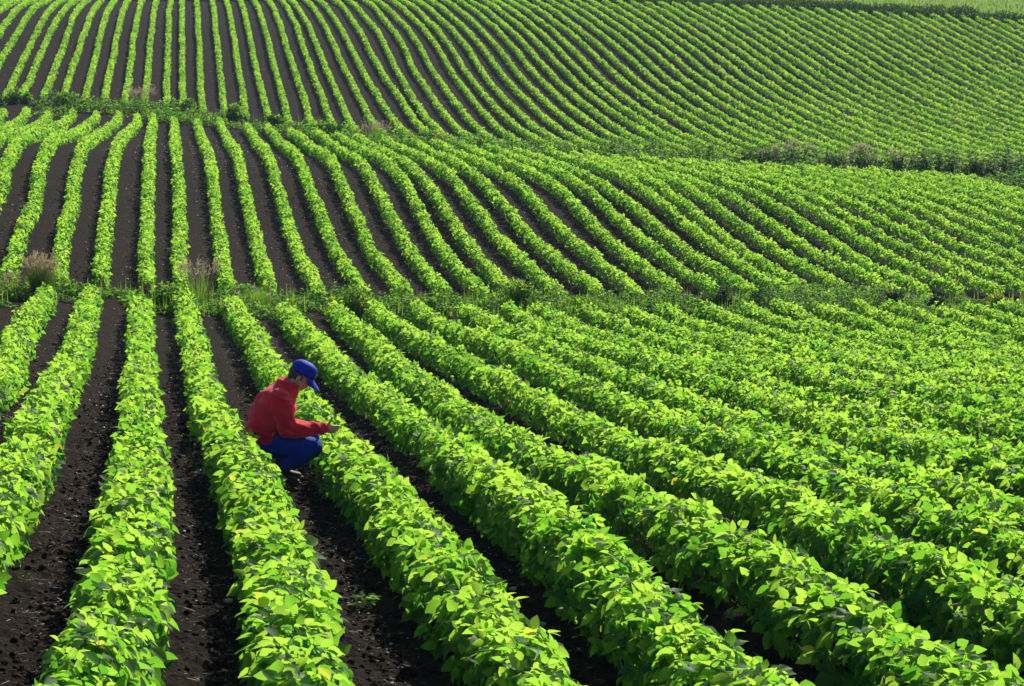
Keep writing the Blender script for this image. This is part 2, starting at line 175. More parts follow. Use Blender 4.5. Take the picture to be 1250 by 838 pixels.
def mesh_np(name, V, faces, smooth=True, attrs=None):
    """faces: list of int arrays (M,k)"""
    me = bpy.data.meshes.new(name)
    V = np.ascontiguousarray(V, np.float32)
    me.vertices.add(len(V)); me.vertices.foreach_set('co', V.ravel())
    tot = np.concatenate([np.full(len(f), f.shape[1], np.int32) for f in faces])
    idx = np.concatenate([f.ravel() for f in faces]).astype(np.int32)
    me.loops.add(len(idx)); me.loops.foreach_set('vertex_index', idx)
    me.polygons.add(len(tot))
    st = np.concatenate([[0], np.cumsum(tot)[:-1]]).astype(np.int32)
    me.polygons.foreach_set('loop_start', st); me.polygons.foreach_set('loop_total', tot)
    if smooth: me.polygons.foreach_set('use_smooth', np.ones(len(tot), bool))
    for k, v in (attrs or {}).items():
        a = me.attributes.new(k, 'FLOAT', 'POINT'); a.data.foreach_set('value', np.ascontiguousarray(v, np.float32))
    me.update(calc_edges=True)
    return me

def nrm(v): return v/np.maximum(np.linalg.norm(v, axis=-1, keepdims=True), 1e-9)

# leaf templates: (t along, s across, z fold, z droop), faces
def leaf_template(kind):
    if kind == 'near':
        st = [(.12, .30), (.38, .50), (.70, .34)]
        v = [(0, 0)]
        for t, w in st: v += [(t, -w), (t, 0), (t, w)]
        v.append((1, 0))
        tri = [(0, 2, 1), (0, 3, 2), (7, 8, 10), (8, 9, 10)]
        quad = [(1, 2, 5, 4), (2, 3, 6, 5), (4, 5, 8, 7), (5, 6, 9, 8)]
        return np.array(v, float), np.array(tri), np.array(quad)
    if kind == 'mid':
        return np.array([(0, 0), (.42, -.5), (.45, 0), (.42, .5), (1, 0)], float), np.array([(0, 2, 1), (0, 3, 2), (1, 2, 4), (2, 3, 4)]), None
    if kind == 'blade':
        return np.array([(0, -.5), (0, .5), (.5, -.38), (.5, .38), (1, 0)], float), np.array([(2, 3, 4)]), np.array([(0, 1, 3, 2)])
    return np.array([(0, 0), (.45, -.5), (1, 0), (.45, .5)], float), np.array([(0, 2, 1), (0, 3, 2)]), None

def leaves(P, D, N, L, W, kind, tint, fold=.25, curl=.28):
    T, tri, quad = leaf_template(kind)
    D = nrm(D); N = nrm(N - D*np.sum(N*D, 1, keepdims=True)); B = np.cross(N, D)
    M, k = len(P), len(T)
    t = T[:, 0][None, :, None]; s = T[:, 1][None, :, None]
    L3 = L[:, None, None]; W3 = W[:, None, None]
    fo = np.asarray(fold); fo = fo[:, None, None] if fo.ndim else fo
    cu = np.asarray(curl); cu = cu[:, None, None] if cu.ndim else cu
    V = P[:, None]+D[:, None]*(t*L3)+B[:, None]*(s*W3)+N[:, None]*(np.abs(s)*W3*fo - cu*t*t*L3)
    off = (np.arange(M)*k)[:, None, None]
    fs = [(tri[None]+off).reshape(-1, 3)]
    if quad is not None: fs.append((quad[None]+off).reshape(-1, 4))
    at = {'tint': np.repeat(tint, k), 'rib': np.tile(np.abs(T[:, 1])*2, M), 'along': np.tile(T[:, 0], M)}
    return V.reshape(-1, 3), fs, at

def merge(parts):
    V = []; F = {}; A = {}; o = 0
    for v, fs, at in parts:
        for f in fs: F.setdefault(f.shape[1], []).append(f+o)
        for k, a in at.items(): A.setdefault(k, []).append(a)
        V.append(v); o += len(v)
    return np.concatenate(V), [np.concatenate(f) for f in F.values()], {k: np.concatenate(a) for k, a in A.items()}

def sticks(P0, P1, r0, r1):
    """thin three sided stems"""
    M = len(P0); D = nrm(P1-P0)
    X = nrm(np.cross(D, np.tile([.31, .95, .12], (M, 1)))); Y = np.cross(D, X)
    V = np.zeros((M, 6, 3))
    for k in range(3):
        c, s = math.cos(k*2.0944), math.sin(k*2.0944)
        V[:, k] = P0+(X*c+Y*s)*r0[:, None]; V[:, 3+k] = P1+(X*c+Y*s)*r1[:, None]
    off = (np.arange(M)*6)[:, None, None]
    q = np.array([(0, 1, 4, 3), (1, 2, 5, 4), (2, 0, 3, 5)])
    return V.reshape(-1, 3), [(q[None]+off).reshape(-1, 4)], {'tint': np.repeat(RNG.random(M), 6)}

# ---------------------------------------------------------------- materials
def mat(name):
    m = bpy.data.materials.new(name); m.use_nodes = True
    nt = m.node_tree; nt.nodes.clear()
    out = nt.nodes.new('ShaderNodeOutputMaterial')
    return m, nt, out
def N_(nt, t, **kw):
    n = nt.nodes.new(t)
    for k, v in kw.items():
        if k in n.inputs: n.inputs[k].default_value = v
        else: setattr(n, k, v)
    return n
def ramp(nt, fac, stops):
    r = nt.nodes.new('ShaderNodeValToRGB'); nt.links.new(fac, r.inputs[0])
    el = r.color_ramp.elements
    while len(el) < len(stops): el.new(.5)
    for e, (p, c) in zip(el, stops): e.position = p; e.color = (*c, 1)
    return r.outputs[0]

def leaf_material(name, front, under, trans, t_fac=.5, veins=True, spec=.22, rough=.5):
    m, nt, out = mat(name); L = nt.links.new
    ti = N_(nt, 'ShaderNodeAttribute', attribute_name='tint').outputs['Fac']
    cf = ramp(nt, ti, front); ct = ramp(nt, ti, trans)
    geo = N_(nt, 'ShaderNodeNewGeometry')
    mixu = N_(nt, 'ShaderNodeMix', data_type='RGBA')
    L(geo.outputs['Backfacing'], mixu.inputs['Factor']); L(cf, mixu.inputs['A']); mixu.inputs['B'].default_value = (*under, 1)
    col = mixu.outputs['Result']
    pr = N_(nt, 'ShaderNodeBsdfPrincipled', Roughness=rough); pr.inputs['Specular IOR Level'].default_value = spec
    if veins:
        rib = N_(nt, 'ShaderNodeAttribute', attribute_name='rib').outputs['Fac']
        al = N_(nt, 'ShaderNodeAttribute', attribute_name='along').outputs['Fac']
        a1 = N_(nt, 'ShaderNodeMath', operation='MULTIPLY_ADD'); L(rib, a1.inputs[0]); a1.inputs[1].default_value = -.35; L(al, a1.inputs[2])
        a2 = N_(nt, 'ShaderNodeMath', operation='MULTIPLY'); L(a1.outputs[0], a2.inputs[0]); a2.inputs[1].default_value = 46
        a3 = N_(nt, 'ShaderNodeMath', operation='SINE'); L(a2.outputs[0], a3.inputs[0])
        side = N_(nt, 'ShaderNodeMapRange'); L(a3.outputs[0], side.inputs[0])
        side.inputs[1].default_value = .75; side.inputs[2].default_value = 1.0; side.inputs[3].default_value = 0; side.inputs[4].default_value = .22
        mid = N_(nt, 'ShaderNodeMapRange'); L(rib, mid.inputs[0])
        mid.inputs[1].default_value = .03; mid.inputs[2].default_value = .12; mid.inputs[3].default_value = .5; mid.inputs[4].default_value = 0
        mx = N_(nt, 'ShaderNodeMath', operation='MAXIMUM'); L(side.outputs[0], mx.inputs[0]); L(mid.outputs[0], mx.inputs[1])
        vm = N_(nt, 'ShaderNodeMix', data_type='RGBA'); L(mx.outputs[0], vm.inputs['Factor']); L(col, vm.inputs['A'])
        vm.inputs['B'].default_value = (.16, .27, .06, 1); col = vm.outputs['Result']
        bp = N_(nt, 'ShaderNodeBump', Strength=.25, Distance=.004, invert=True); L(mx.outputs[0], bp.inputs['Height']); L(bp.outputs[0], pr.inputs['Normal'])
    L(col, pr.inputs['Base Color'])
    tr = N_(nt, 'ShaderNodeBsdfTranslucent'); L(ct, tr.inputs['Color'])
    ms = N_(nt, 'ShaderNodeMixShader'); ms.inputs[0].default_value = t_fac
    L(pr.outputs[0], ms.inputs[1]); L(tr.outputs[0], ms.inputs[2]); L(ms.outputs[0], out.inputs[0])
    return m

def plain(name, stops, rough=.8, spec=.2, scale=6., bump=0., bscale=40., sheen=0., detail=4.):
    """solid colour varied by object space noise, optional bump"""
    m, nt, out = mat(name); L = nt.links.new
    tc = N_(nt, 'ShaderNodeTexCoord')
    no = N_(nt, 'ShaderNodeTexNoise', Scale=scale, Detail=detail); L(tc.outputs['Object'], no.inputs['Vector'])
    c = ramp(nt, no.outputs[0], stops)
    pr = N_(nt, 'ShaderNodeBsdfPrincipled', Roughness=rough); pr.inputs['Specular IOR Level'].default_value = spec
    if sheen: pr.inputs['Sheen Weight'].default_value = sheen; pr.inputs['Sheen Roughness'].default_value = .5
    L(c, pr.inputs['Base Color']); L(pr.outputs[0], out.inputs[0])
    if bump:
        n2 = N_(nt, 'ShaderNodeTexNoise', Scale=bscale, Detail=5.); L(tc.outputs['Object'], n2.inputs['Vector'])
        b = N_(nt, 'ShaderNodeBump', Strength=bump, Distance=.02); L(n2.outputs[0], b.inputs['Height']); L(b.outputs[0], pr.inputs['Normal'])
    return m

def tinted(name, stops, rough=.7, spec=.2):
    m, nt, out = mat(name); L = nt.links.new
    ti = N_(nt, 'ShaderNodeAttribute', attribute_name='tint').outputs['Fac']
    pr = N_(nt, 'ShaderNodeBsdfPrincipled', Roughness=rough); pr.inputs['Specular IOR Level'].default_value = spec
    L(ramp(nt, ti, stops), pr.inputs['Base Color']); L(pr.outputs[0], out.inputs[0])
    return m

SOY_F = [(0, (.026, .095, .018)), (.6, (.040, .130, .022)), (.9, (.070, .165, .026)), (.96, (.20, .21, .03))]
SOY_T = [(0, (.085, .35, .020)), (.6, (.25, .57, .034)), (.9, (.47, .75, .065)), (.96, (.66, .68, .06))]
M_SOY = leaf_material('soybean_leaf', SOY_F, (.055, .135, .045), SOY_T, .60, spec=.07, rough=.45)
M_SOYF = leaf_material('soybean_leaf_plain', SOY_F, (.055, .135, .045), SOY_T, .60, veins=False, spec=.07)
M_STEM = tinted('soybean_stem', [(0, (.09, .13, .035)), (1, (.20, .24, .09))], .6)
M_WEED = leaf_material('weed_leaf', [(0, (.025, .08, .014)), (.7, (.045, .12, .02)), (1, (.10, .16, .025))], (.04, .10, .03),
                       [(0, (.10, .34, .016)), (.7, (.25, .52, .03)), (1, (.48, .56, .05))], .55, veins=False, spec=.06)
M_YELLOW = leaf_material('yellowing_weed_leaf', [(0, (.20, .20, .015)), (.6, (.45, .33, .02)), (1, (.60, .36, .02))], (.3, .28, .05),
                       [(0, (.35, .35, .01)), (1, (.75, .50, .02))], .45, veins=False)
M_DARKW = leaf_material('tall_weed_leaf', [(0, (.018, .062, .016)), (.7, (.032, .095, .020)), (1, (.07, .13, .025))], (.03, .085, .03),
                       [(0, (.05, .15, .015)), (1, (.15, .27, .03))], .28, veins=False, spec=.05)
M_GRASS = leaf_material('grass_blade', [(0, (.03, .09, .012)), (.6, (.06, .14, .02)), (1, (.16, .18, .05))], (.06, .12, .03),
                       [(0, (.12, .34, .012)), (1, (.34, .52, .05))], .55, veins=False)
M_DRY = leaf_material('dry_seed_head', [(0, (.30, .23, .15)), (.6, (.44, .34, .21)), (1, (.58, .46, .29))], (.40, .31, .20),
                       [(0, (.42, .31, .18)), (1, (.62, .48, .32))], .45, veins=False)
M_MEADOW = leaf_material('meadow_grass', [(0, (.12, .24, .04)), (1, (.26, .34, .08))], (.16, .24, .06),
                       [(0, (.24, .48, .06)), (1, (.45, .58, .12))], .45, veins=False)

def soil_material():
    m, nt, out = mat('dark_soil'); L = nt.links.new
    tc = N_(nt, 'ShaderNodeTexCoord')
    n1 = N_(nt, 'ShaderNodeTexNoise', Scale=1.1, Detail=6.); L(tc.outputs['Object'], n1.inputs['Vector'])
    n2 = N_(nt, 'ShaderNodeTexNoise', Scale=24., Detail=8.); n2.inputs['Roughness'].default_value = .65; L(tc.outputs['Object'], n2.inputs['Vector'])
    vo = N_(nt, 'ShaderNodeTexVoronoi', Scale=30.); L(tc.outputs['Object'], vo.inputs['Vector'])
    c1 = ramp(nt, n2.outputs[0], [(.36, (.0045, .003, .002)), (.5, (.013, .0082, .005)), (.66, (.052, .032, .017))])
    c2 = ramp(nt, n1.outputs[0], [(.3, (.75, .75, .78)), (.7, (1.25, 1.15, 1.05))])
    mx = N_(nt, 'ShaderNodeMix', data_type='RGBA', blend_type='MULTIPLY'); mx.inputs['Factor'].default_value = 1
    L(c1, mx.inputs['A']); L(c2, mx.inputs['B'])
    pr = N_(nt, 'ShaderNodeBsdfPrincipled', Roughness=.95); pr.inputs['Specular IOR Level'].default_value = .06
    L(mx.outputs['Result'], pr.inputs['Base Color'])
    n3 = N_(nt, 'ShaderNodeTexNoise', Scale=6.5, Detail=6.); L(tc.outputs['Object'], n3.inputs['Vector'])
    b0 = N_(nt, 'ShaderNodeBump', Strength=1., Distance=.12); L(n3.outputs[0], b0.inputs['Height'])
    b1 = N_(nt, 'ShaderNodeBump', Strength=1., Distance=.05); L(n2.outputs[0], b1.inputs['Height']); L(b0.outputs[0], b1.inputs['Normal'])
    b2 = N_(nt, 'ShaderNodeBump', Strength=.6, Distance=.03); L(vo.outputs['Distance'], b2.inputs['Height']); L(b1.outputs[0], b2.inputs['Normal'])
    L(b2.outputs[0], pr.inputs['Normal']); L(pr.outputs[0], out.inputs[0])
    return m
M_SOIL = soil_material()

# ---------------------------------------------------------------- ground sheet
def micro(x, y):
    near = np.clip((60-y)/30, 0, 1)
    cl = np.maximum(vnoise(x, y, .13, 3), -.2)*.022 + np.maximum(vnoise(x, y*.6, .05, 4), 0)*.014 + vnoise(x, y, .34, 5)*.024
    n = (x - FIELDS['FG'][1]*y)/S + FIELDS['FG'][0]
    bed = .025*np.cos(2*np.pi*n)*np.clip((54-y)/3, 0, 1)
    return cl*1.5*near + bed

ys = [-30., -15., -6., -2., 1., 4., 6.]
y = 7.0
while y < 214: ys.append(y); y += max(.042, .0042*y) if y < 60 else .0075*y
ys += list(np.linspace(216, 300, 15)) + [330, 370, 420, 480]
ys = np.array(ys)
av = np.concatenate([[-3., -2., -1.2, -.7, -.4, -.28], np.linspace(-.2, -.1, 25)[:-1], np.linspace(-.1, .4, 520), np.linspace(.4, .6, 40)[1:], [.7, .9, 1.3, 2.0, 3.]])
Yg, Ag = np.meshgrid(ys, av, indexing='ij')
Xg = Ag*np.maximum(np.minimum(Yg, 150), 9.0)
Zg = ground(Xg, Yg) + micro(Xg, Yg)
nr, nc = Xg.shape
ii = np.arange(nr*nc).reshape(nr, nc)
quads = np.stack([ii[:-1, :-1], ii[:-1, 1:], ii[1:, 1:], ii[1:, :-1]], -1).reshape(-1, 4)
g = link('ground', mesh_np('ground', np.stack([Xg, Yg, Zg], -1).reshape(-1, 3), [quads]), M_SOIL)
tag(g, 'dark brown tilled soil of the terraced hillside between the crop rows', kind='structure')

# pale meadow beyond the crop, a sheet just above the soil
def meadow_material():
    m, nt, out = mat('meadow_ground'); L = nt.links.new
    tc = N_(nt, 'ShaderNodeTexCoord')
    n1 = N_(nt, 'ShaderNodeTexNoise', Scale=.25, Detail=8.); L(tc.outputs['Object'], n1.inputs['Vector'])
    n2 = N_(nt, 'ShaderNodeTexNoise', Scale=4., Detail=4.); L(tc.outputs['Object'], n2.inputs['Vector'])
    c = ramp(nt, n1.outputs[0], [(.35, (.10, .22, .035)), (.65, (.19, .29, .06))])
    pr = N_(nt, 'ShaderNodeBsdfPrincipled', Roughness=.9); L(c, pr.inputs['Base Color'])
    b = N_(nt, 'ShaderNodeBump', Strength=1., Distance=.2); L(n2.outputs[0], b.inputs['Height']); L(b.outputs[0], pr.inputs['Normal'])
    L(pr.outputs[0], out.inputs[0]); return m
am = np.linspace(-.3, .8, 120); dm = np.concatenate([np.linspace(2.2, 60, 50), np.linspace(65, 275, 20)])
Dm, Am = np.meshgrid(dm, am, indexing='ij')
Ym = field_end(Am)+Dm; Xm = Am*Ym
Zm = ground(Xm, Ym)+.03
nr, nc = Xm.shape; ii = np.arange(nr*nc).reshape(nr, nc)
mq = np.stack([ii[:-1, :-1], ii[:-1, 1:], ii[1:, 1:], ii[1:, :-1]], -1).reshape(-1, 4)
mo = link('far_meadow', mesh_np('far_meadow', np.stack([Xm, Ym, Zm], -1).reshape(-1, 3), [mq]), meadow_material())
tag(mo, 'pale yellow green meadow beyond the far edge of the crop', kind='structure')

# ---------------------------------------------------------------- the soybean rows
SUN_AZ, SUN_EL = math.radians(31), math.radians(35)     # azimuth measured from +Y towards +X
SUNV = np.array([math.sin(SUN_AZ)*math.cos(SUN_EL), math.cos(SUN_AZ)*math.cos(SUN_EL), math.sin(SUN_EL)])

def canopy(field, n, y0, y1, width, height, per_m, lscale, kind, rng):
    """trifoliate leaves spread over the dome shaped hedge of one planted row"""
    M = max(4, int((y1-y0)*per_m/3))
    y = y0 + (y1-y0)*rng.random(M)
    # plants stand about 9 cm apart: clump the leaves round them
    pitch = .11 if kind == 'near' else .16
    y = np.clip((np.round(y/pitch)+rng.normal(0, .33, M))*pitch, y0, y1)
    th = np.clip(rng.normal(0, .95, M), -1.95, 1.95)
    rr = 1-.5*rng.random(M)**1.4
    vig = 1+.12*vnoise(y*0+n*5.3, y, .9, 6)+(.10 if kind == 'far' else .16)*vnoise(y*0+n*2.9, y, .24, 7)+.10*vnoise(y*0+n*6.1, y, 4., 1)
    lat = width*np.sign(np.sin(th))*np.abs(np.sin(th))**.85*rr*(1+.16*vnoise(y*0+n*9.1+np.sign(th)*50, y, .5, 5)+.18*vnoise(y*0+n*4.1+np.sign(th)*30, y, .2, 3))
    up = (.10+(height-.10)*(np.where(np.cos(th) > 0, np.abs(np.cos(th))**.6, -.35*np.abs(np.cos(th)))*.86+.14)*rr)*vig
    up = np.maximum(up, .05)
    # a few young shoots stand above the canopy
    top = (np.abs(th) < .6) & (rng.random(M) < .13)
    up = up + top*rng.random(M)*.045
    x = row_x(field, n, y)+lat
    C = np.stack([x, y, ground(x, y)+up], 1)
    az = rng.random(M)*2*np.pi
    out = np.stack([np.sin(th)*1.1, np.zeros(M), np.zeros(M)], 1)+.55*np.stack([np.cos(az), np.sin(az), np.zeros(M)], 1)
    out = nrm(out)
    Nn = np.stack([np.sin(th)*.45, np.zeros(M), .30+.30*np.cos(th).clip(-.2)], 1)+rng.normal(0, .45, (M, 3))+SUNV*({'near': .62, 'mid': .52, 'far': .42}[kind]*np.cos(th*1.1).clip(.0))[:, None]
    Nn = nrm(Nn)
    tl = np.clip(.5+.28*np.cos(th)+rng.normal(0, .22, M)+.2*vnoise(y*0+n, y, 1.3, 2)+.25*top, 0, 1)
    parts = []
    cen = C
    for k, ang in enumerate((0, 1.15, -1.15)):
        ca, sa = math.cos(ang), math.sin(ang)
        D = out - Nn*np.sum(out*Nn, 1, keepdims=True); D = nrm(D)
        B = np.cross(Nn, D)
        d = D*ca+B*sa + rng.normal(0, .16, (M, 3)); d[:, 2] -= .20+.25*(np.abs(th) > .8)
        nn = Nn+rng.normal(0, .26, (M, 3))+B*sa*-.25
        # upright young leaves
        d[:, 2] += top*rng.random(M)*1.2
        Ls = lscale*(.112 if k == 0 else .095)*(.64+.5*rng.random(M))*(1-.2*top)
        P = cen+nrm(d)*(.018*lscale)
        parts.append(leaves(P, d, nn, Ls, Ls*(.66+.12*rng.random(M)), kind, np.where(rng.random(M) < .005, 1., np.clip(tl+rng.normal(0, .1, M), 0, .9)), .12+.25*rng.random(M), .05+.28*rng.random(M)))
    # petioles reach in to the stems
    sel = rng.random(M) < (.8 if kind == 'near' else .3)
    yr = np.round(y/pitch)*pitch
    base = np.stack([row_x(field, n, yr)+lat*.25, yr, C[:, 2]-.13], 1)
    base[:, 2] = np.maximum(base[:, 2], ground(base[:, 0], base[:, 1])+.03)
    return parts, (base[sel], C[sel]), lat, y

def row_range(field, n):
    y = np.arange(8.5, 205, .25); x = row_x(field, n, y, False); a = x/y
    lo, hi = {'FG': (8.5, None), 'MID': (50, None), 'BK': (90, None)}[field]
    if field == 'FG': ok = (y < bank_near(a)-1.2+.5*math.sin(n*2.3))
    elif field == 'MID': ok = (y > bank_near(a)+2.0+.4*math.sin(n*1.7)) & (y < bank_far(a)-.8+.6*math.sin(n*2.9))
    else: ok = (y > bank_far(a)+4.6+.5*math.sin(n*3.3)) & (y < field_end(a))
    ok &= (a > -.13) & (a < .44)
    if ok.sum() < 12 or a[ok].min() > .340 or a[ok].max() < -.058: return None
    return y[ok].min(), y[ok].max()

ORD = ['zeroth', 'first', 'second', 'third', 'fourth', 'fifth', 'sixth', 'seventh', 'eighth', 'ninth', 'tenth', 'eleventh', 'twelfth', 'thirteenth',
       'fourteenth', 'fifteenth', 'sixteenth', 'seventeenth', 'eighteenth', 'nineteenth']
TENS = {20: 'twent', 30: 'thirt', 40: 'fort', 50: 'fift', 60: 'sixt', 70: 'sevent', 80: 'eight'}
def ordinal(k):
    if k < 20: return ORD[k]
    t = k//10*10
    return TENS[t]+'ieth' if k % 10 == 0 else TENS[t]+'y-'+ORD[k % 10]

def row_label(field, n):
    if field == 'FG':
        if n == 4: return 'leafy foreground soybean row under the outstretched hand of the crouching man'
        if n == 3: return 'leafy foreground soybean row passing just in front of the crouching man'
        if n < 3: return 'leafy foreground soybean row, %s to the left of the crouching man' % ordinal(4-n)
        return 'leafy foreground soybean row, %s to the right of the row the man touches' % ordinal(n-4)
    if field == 'MID':
        k = n+0
        if k >= 0: return 'soybean row of the middle terrace, %s to the right of the tan-topped grass clump' % ordinal(k+1)
        return 'soybean row of the middle terrace, %s to the left of the tan-topped grass clump' % ordinal(-k)
    k = n-7
    if k > 0: return 'soybean row on the far slope, %s to the right of the small tan bank tuft' % ordinal(k)
    return 'soybean row on the far slope, %s to the left of the small tan bank tuft' % ordinal(1-k)

GROUPS = {'FG': 'soybean rows of the foreground terrace', 'MID': 'soybean rows of the middle terrace', 'BK': 'soybean rows of the far slope'}

def make_row(field, n):
    r = row_range(field, n)
    if r is None: return
    rng = np.random.default_rng(1000+n*7+{'FG': 0, 'MID': 400, 'BK': 900}[field])
    y0, y1 = r
    segs = []
    if field == 'FG':
        if y0 < 24: segs.append((y0, min(24, y1), .212, .465, 780, .87, 'near'))
        if y1 > 24: segs.append((max(24, y0), y1, .175, .46, 450, .90, 'mid'))
    elif field == 'MID': segs.append((y0, y1, .138, .42, 260, .93, 'mid'))
    else: segs.append((y0, y1, .11, .35, 175, 1.0, 'far'))
    parts = []; st = []
    for s in segs:
        p, (b, c), lat, yy = canopy(field, n, s[0], s[1], s[2], s[3], s[4], s[5], s[6], rng)
        parts += p
        if field == 'FG': st.append(sticks(b, c, np.full(len(b), .0028), np.full(len(b), .0018)))
    V, Fc, A = merge(parts)
    ym = y0; xm = float(row_x(field, n, np.array([ym]))[0]); o0 = np.array([xm, ym, float(ground(xm, ym))])
    if field == 'BK':
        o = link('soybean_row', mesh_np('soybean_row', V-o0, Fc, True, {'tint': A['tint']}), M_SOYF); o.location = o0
        tag(o, row_label(field, n), 'crop row', GROUPS[field]); return
    root = empty('soybean_row', o0); tag(root, row_label(field, n), 'crop row', GROUPS[field])
    if field == 'MID': A = {'tint': A['tint']}
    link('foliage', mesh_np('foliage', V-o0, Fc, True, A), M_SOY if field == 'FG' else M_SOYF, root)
    ps = .1 if field == 'FG' else .3
    py = np.arange(y0, y1, ps); py = py+rng.normal(0, .02, len(py)); px = row_x(field, n, py)+rng.normal(0, .015, len(py)); gz = ground(px, py)
    b = np.stack([px, py, gz-.03], 1); t = np.stack([px+rng.normal(0, .03, len(py)), py+rng.normal(0, .03, len(py)), gz+.30], 1)
    st.append(sticks(b, t, np.full(len(b), .0055), np.full(len(b), .003)))
    V, Fc, A = merge(st)
    link('stems', mesh_np('stems', V-o0, Fc, False, A), M_STEM, root)['kind'] = 'stuff'

for n in range(0, 25): make_row('FG', n)
for n in range(-5, 35): make_row('MID', n)
for n in range(-3, 84): make_row('BK', n)

# ---------------------------------------------------------------- weeds on the banks
def leaf_cloud(rng, c, w, d, h, n, L, kind, aspect=.5, shell=.55, top_thin=.0, tint=(0, 1), droop=.2, lumps=7):
    """leaves gathered in uneven lumps through the volume of a bush"""
    ln = max(3, lumps)
    lc = np.stack([rng.normal(0, .5, ln)*w/2, rng.normal(0, .5, ln)*d/2, (.25+.75*rng.random(ln))*h*.78], 1)
    lc[:, :2] *= (1-.45*(lc[:, 2:3]/h)); lr = (.18+.2*rng.random(ln))*min(w, h)*1.15
    k = rng.integers(0, ln, n)
    v = nrm(rng.normal(0, 1, (n, 3)))*(rng.random(n)**.45)[:, None]
    P = lc[k]+v*lr[k][:, None]*np.array([1.1, 1.1, .9])
    P[:, 2] = np.abs(P[:, 2])*.97+.02
    P = P+np.asarray(c)
    D = nrm(v+rng.normal(0, .6, (n, 3))); D[:, 2] -= droop
    Nn = nrm(v*.6+rng.normal(0, .5, (n, 3))+np.array([0, 0, .8]))
    Ls = L*(.6+.8*rng.random(n))
    return leaves(P, D, Nn, Ls, Ls*aspect, kind, tint[0]+(tint[1]-tint[0])*rng.random(n), .2, .25)

def zg(x, y): return float(ground(x, y))

def bush(name, label, cat, x, y, w, h, n, L, m, group=None, yellow=0, aspect=.5, seed=0, flowers=0, lumps=7):
    rng = np.random.default_rng(seed+int(x*100)+int(y*10)); z = zg(x, y)-.02
    root = empty(name, (x, y, z)); tag(root, label, cat, group)
    V, Fc, A = leaf_cloud(rng, (0, 0, 0), w, w*.8, h, n, L, 'mid', aspect, lumps=lumps)
    link('foliage', mesh_np('foliage', V, Fc, True, {'tint': A['tint']}), m, root)
    k = 9
    b = np.stack([rng.normal(0, w*.05, k), rng.normal(0, w*.05, k), np.zeros(k)], 1)
    t = np.stack([rng.normal(0, w*.26, k), rng.normal(0, w*.22, k), h*(.55+.4*rng.random(k))], 1)
    V, Fc, A = sticks(b, t, np.full(k, .012), np.full(k, .004)); link('stems', mesh_np('stems', V, Fc, False, A), M_STEM, root)
    if yellow:
        V, Fc, A = leaf_cloud(rng, (0, -.02, h*.12), w*.9, w*.75, h*.9, yellow, L*1.05, 'mid', aspect, lumps=lumps)
        link('flowers' if flowers else 'yellow_leaves', mesh_np('yellow_leaves', V, Fc, True, {'tint': A['tint']}), M_YELLOW, root)['kind'] = 'stuff'
    return root

def grass_clump(name, label, x, y, w, h, n, seed_n, group=None, seed=0, airy=.5, green=M_GRASS):
    rng = np.random.default_rng(seed+5); z = zg(x, y)-.02
    root = empty(name, (x, y, z)); tag(root, label, 'grass', group)
    az = rng.random(n)*2*np.pi; sp = w*.5*rng.random(n)**.7
    P = np.stack([np.cos(az)*sp*.35, np.sin(az)*sp*.35, np.zeros(n)], 1)
    lean = .12+.45*rng.random(n)
    D = np.stack([np.cos(az)*lean, np.sin(az)*lean, np.ones(n)], 1)
    Ls = h*(.5+.42*rng.random(n))
    V, Fc, A = leaves(P, D, np.stack([np.cos(az), np.sin(az), lean*0+.3], 1), Ls, np.full(n, .011), 'blade', rng.random(n), 0., .18*rng.random(n))
    link('blades', mesh_np('blades', V, Fc, True, {'tint': A['tint']}), green, root)
    # stalks with loose seed heads
    m = int(seed_n*.8)
    az = rng.random(m)*2*np.pi; sp = w*.5*np.sqrt(rng.random(m))
    B0 = np.stack([np.cos(az)*sp*.3, np.sin(az)*sp*.3, np.zeros(m)], 1)
    T = np.stack([np.cos(az)*sp, np.sin(az)*sp, h*(.72+.28*rng.random(m))], 1)
    V, Fc, A = sticks(B0, T, np.full(m, .003), np.full(m, .0018)); A['tint'] = A['tint']*.6+.2
    link('stalks', mesh_np('stalks', V, Fc, False, A), M_DRY, root)
    k = 16; f = rng.random((m, k))*.27+.73
    Q = (B0[:, None]+(T-B0)[:, None]*f[..., None]).reshape(-1, 3)
    Dq = rng.normal(0, airy, (m*k, 3))+np.array([0, 0, .9])
    Lq = (.05+.06*rng.random(m*k))
    V, Fc, A = leaves(Q, Dq, rng.normal(0, 1, (m*k, 3)), Lq, Lq*.16, 'far', rng.random(m*k), 0., .1)
    link('seed_heads', mesh_np('seed_heads', V, Fc, True, {'tint': A['tint']}), M_DRY, root)
    return root

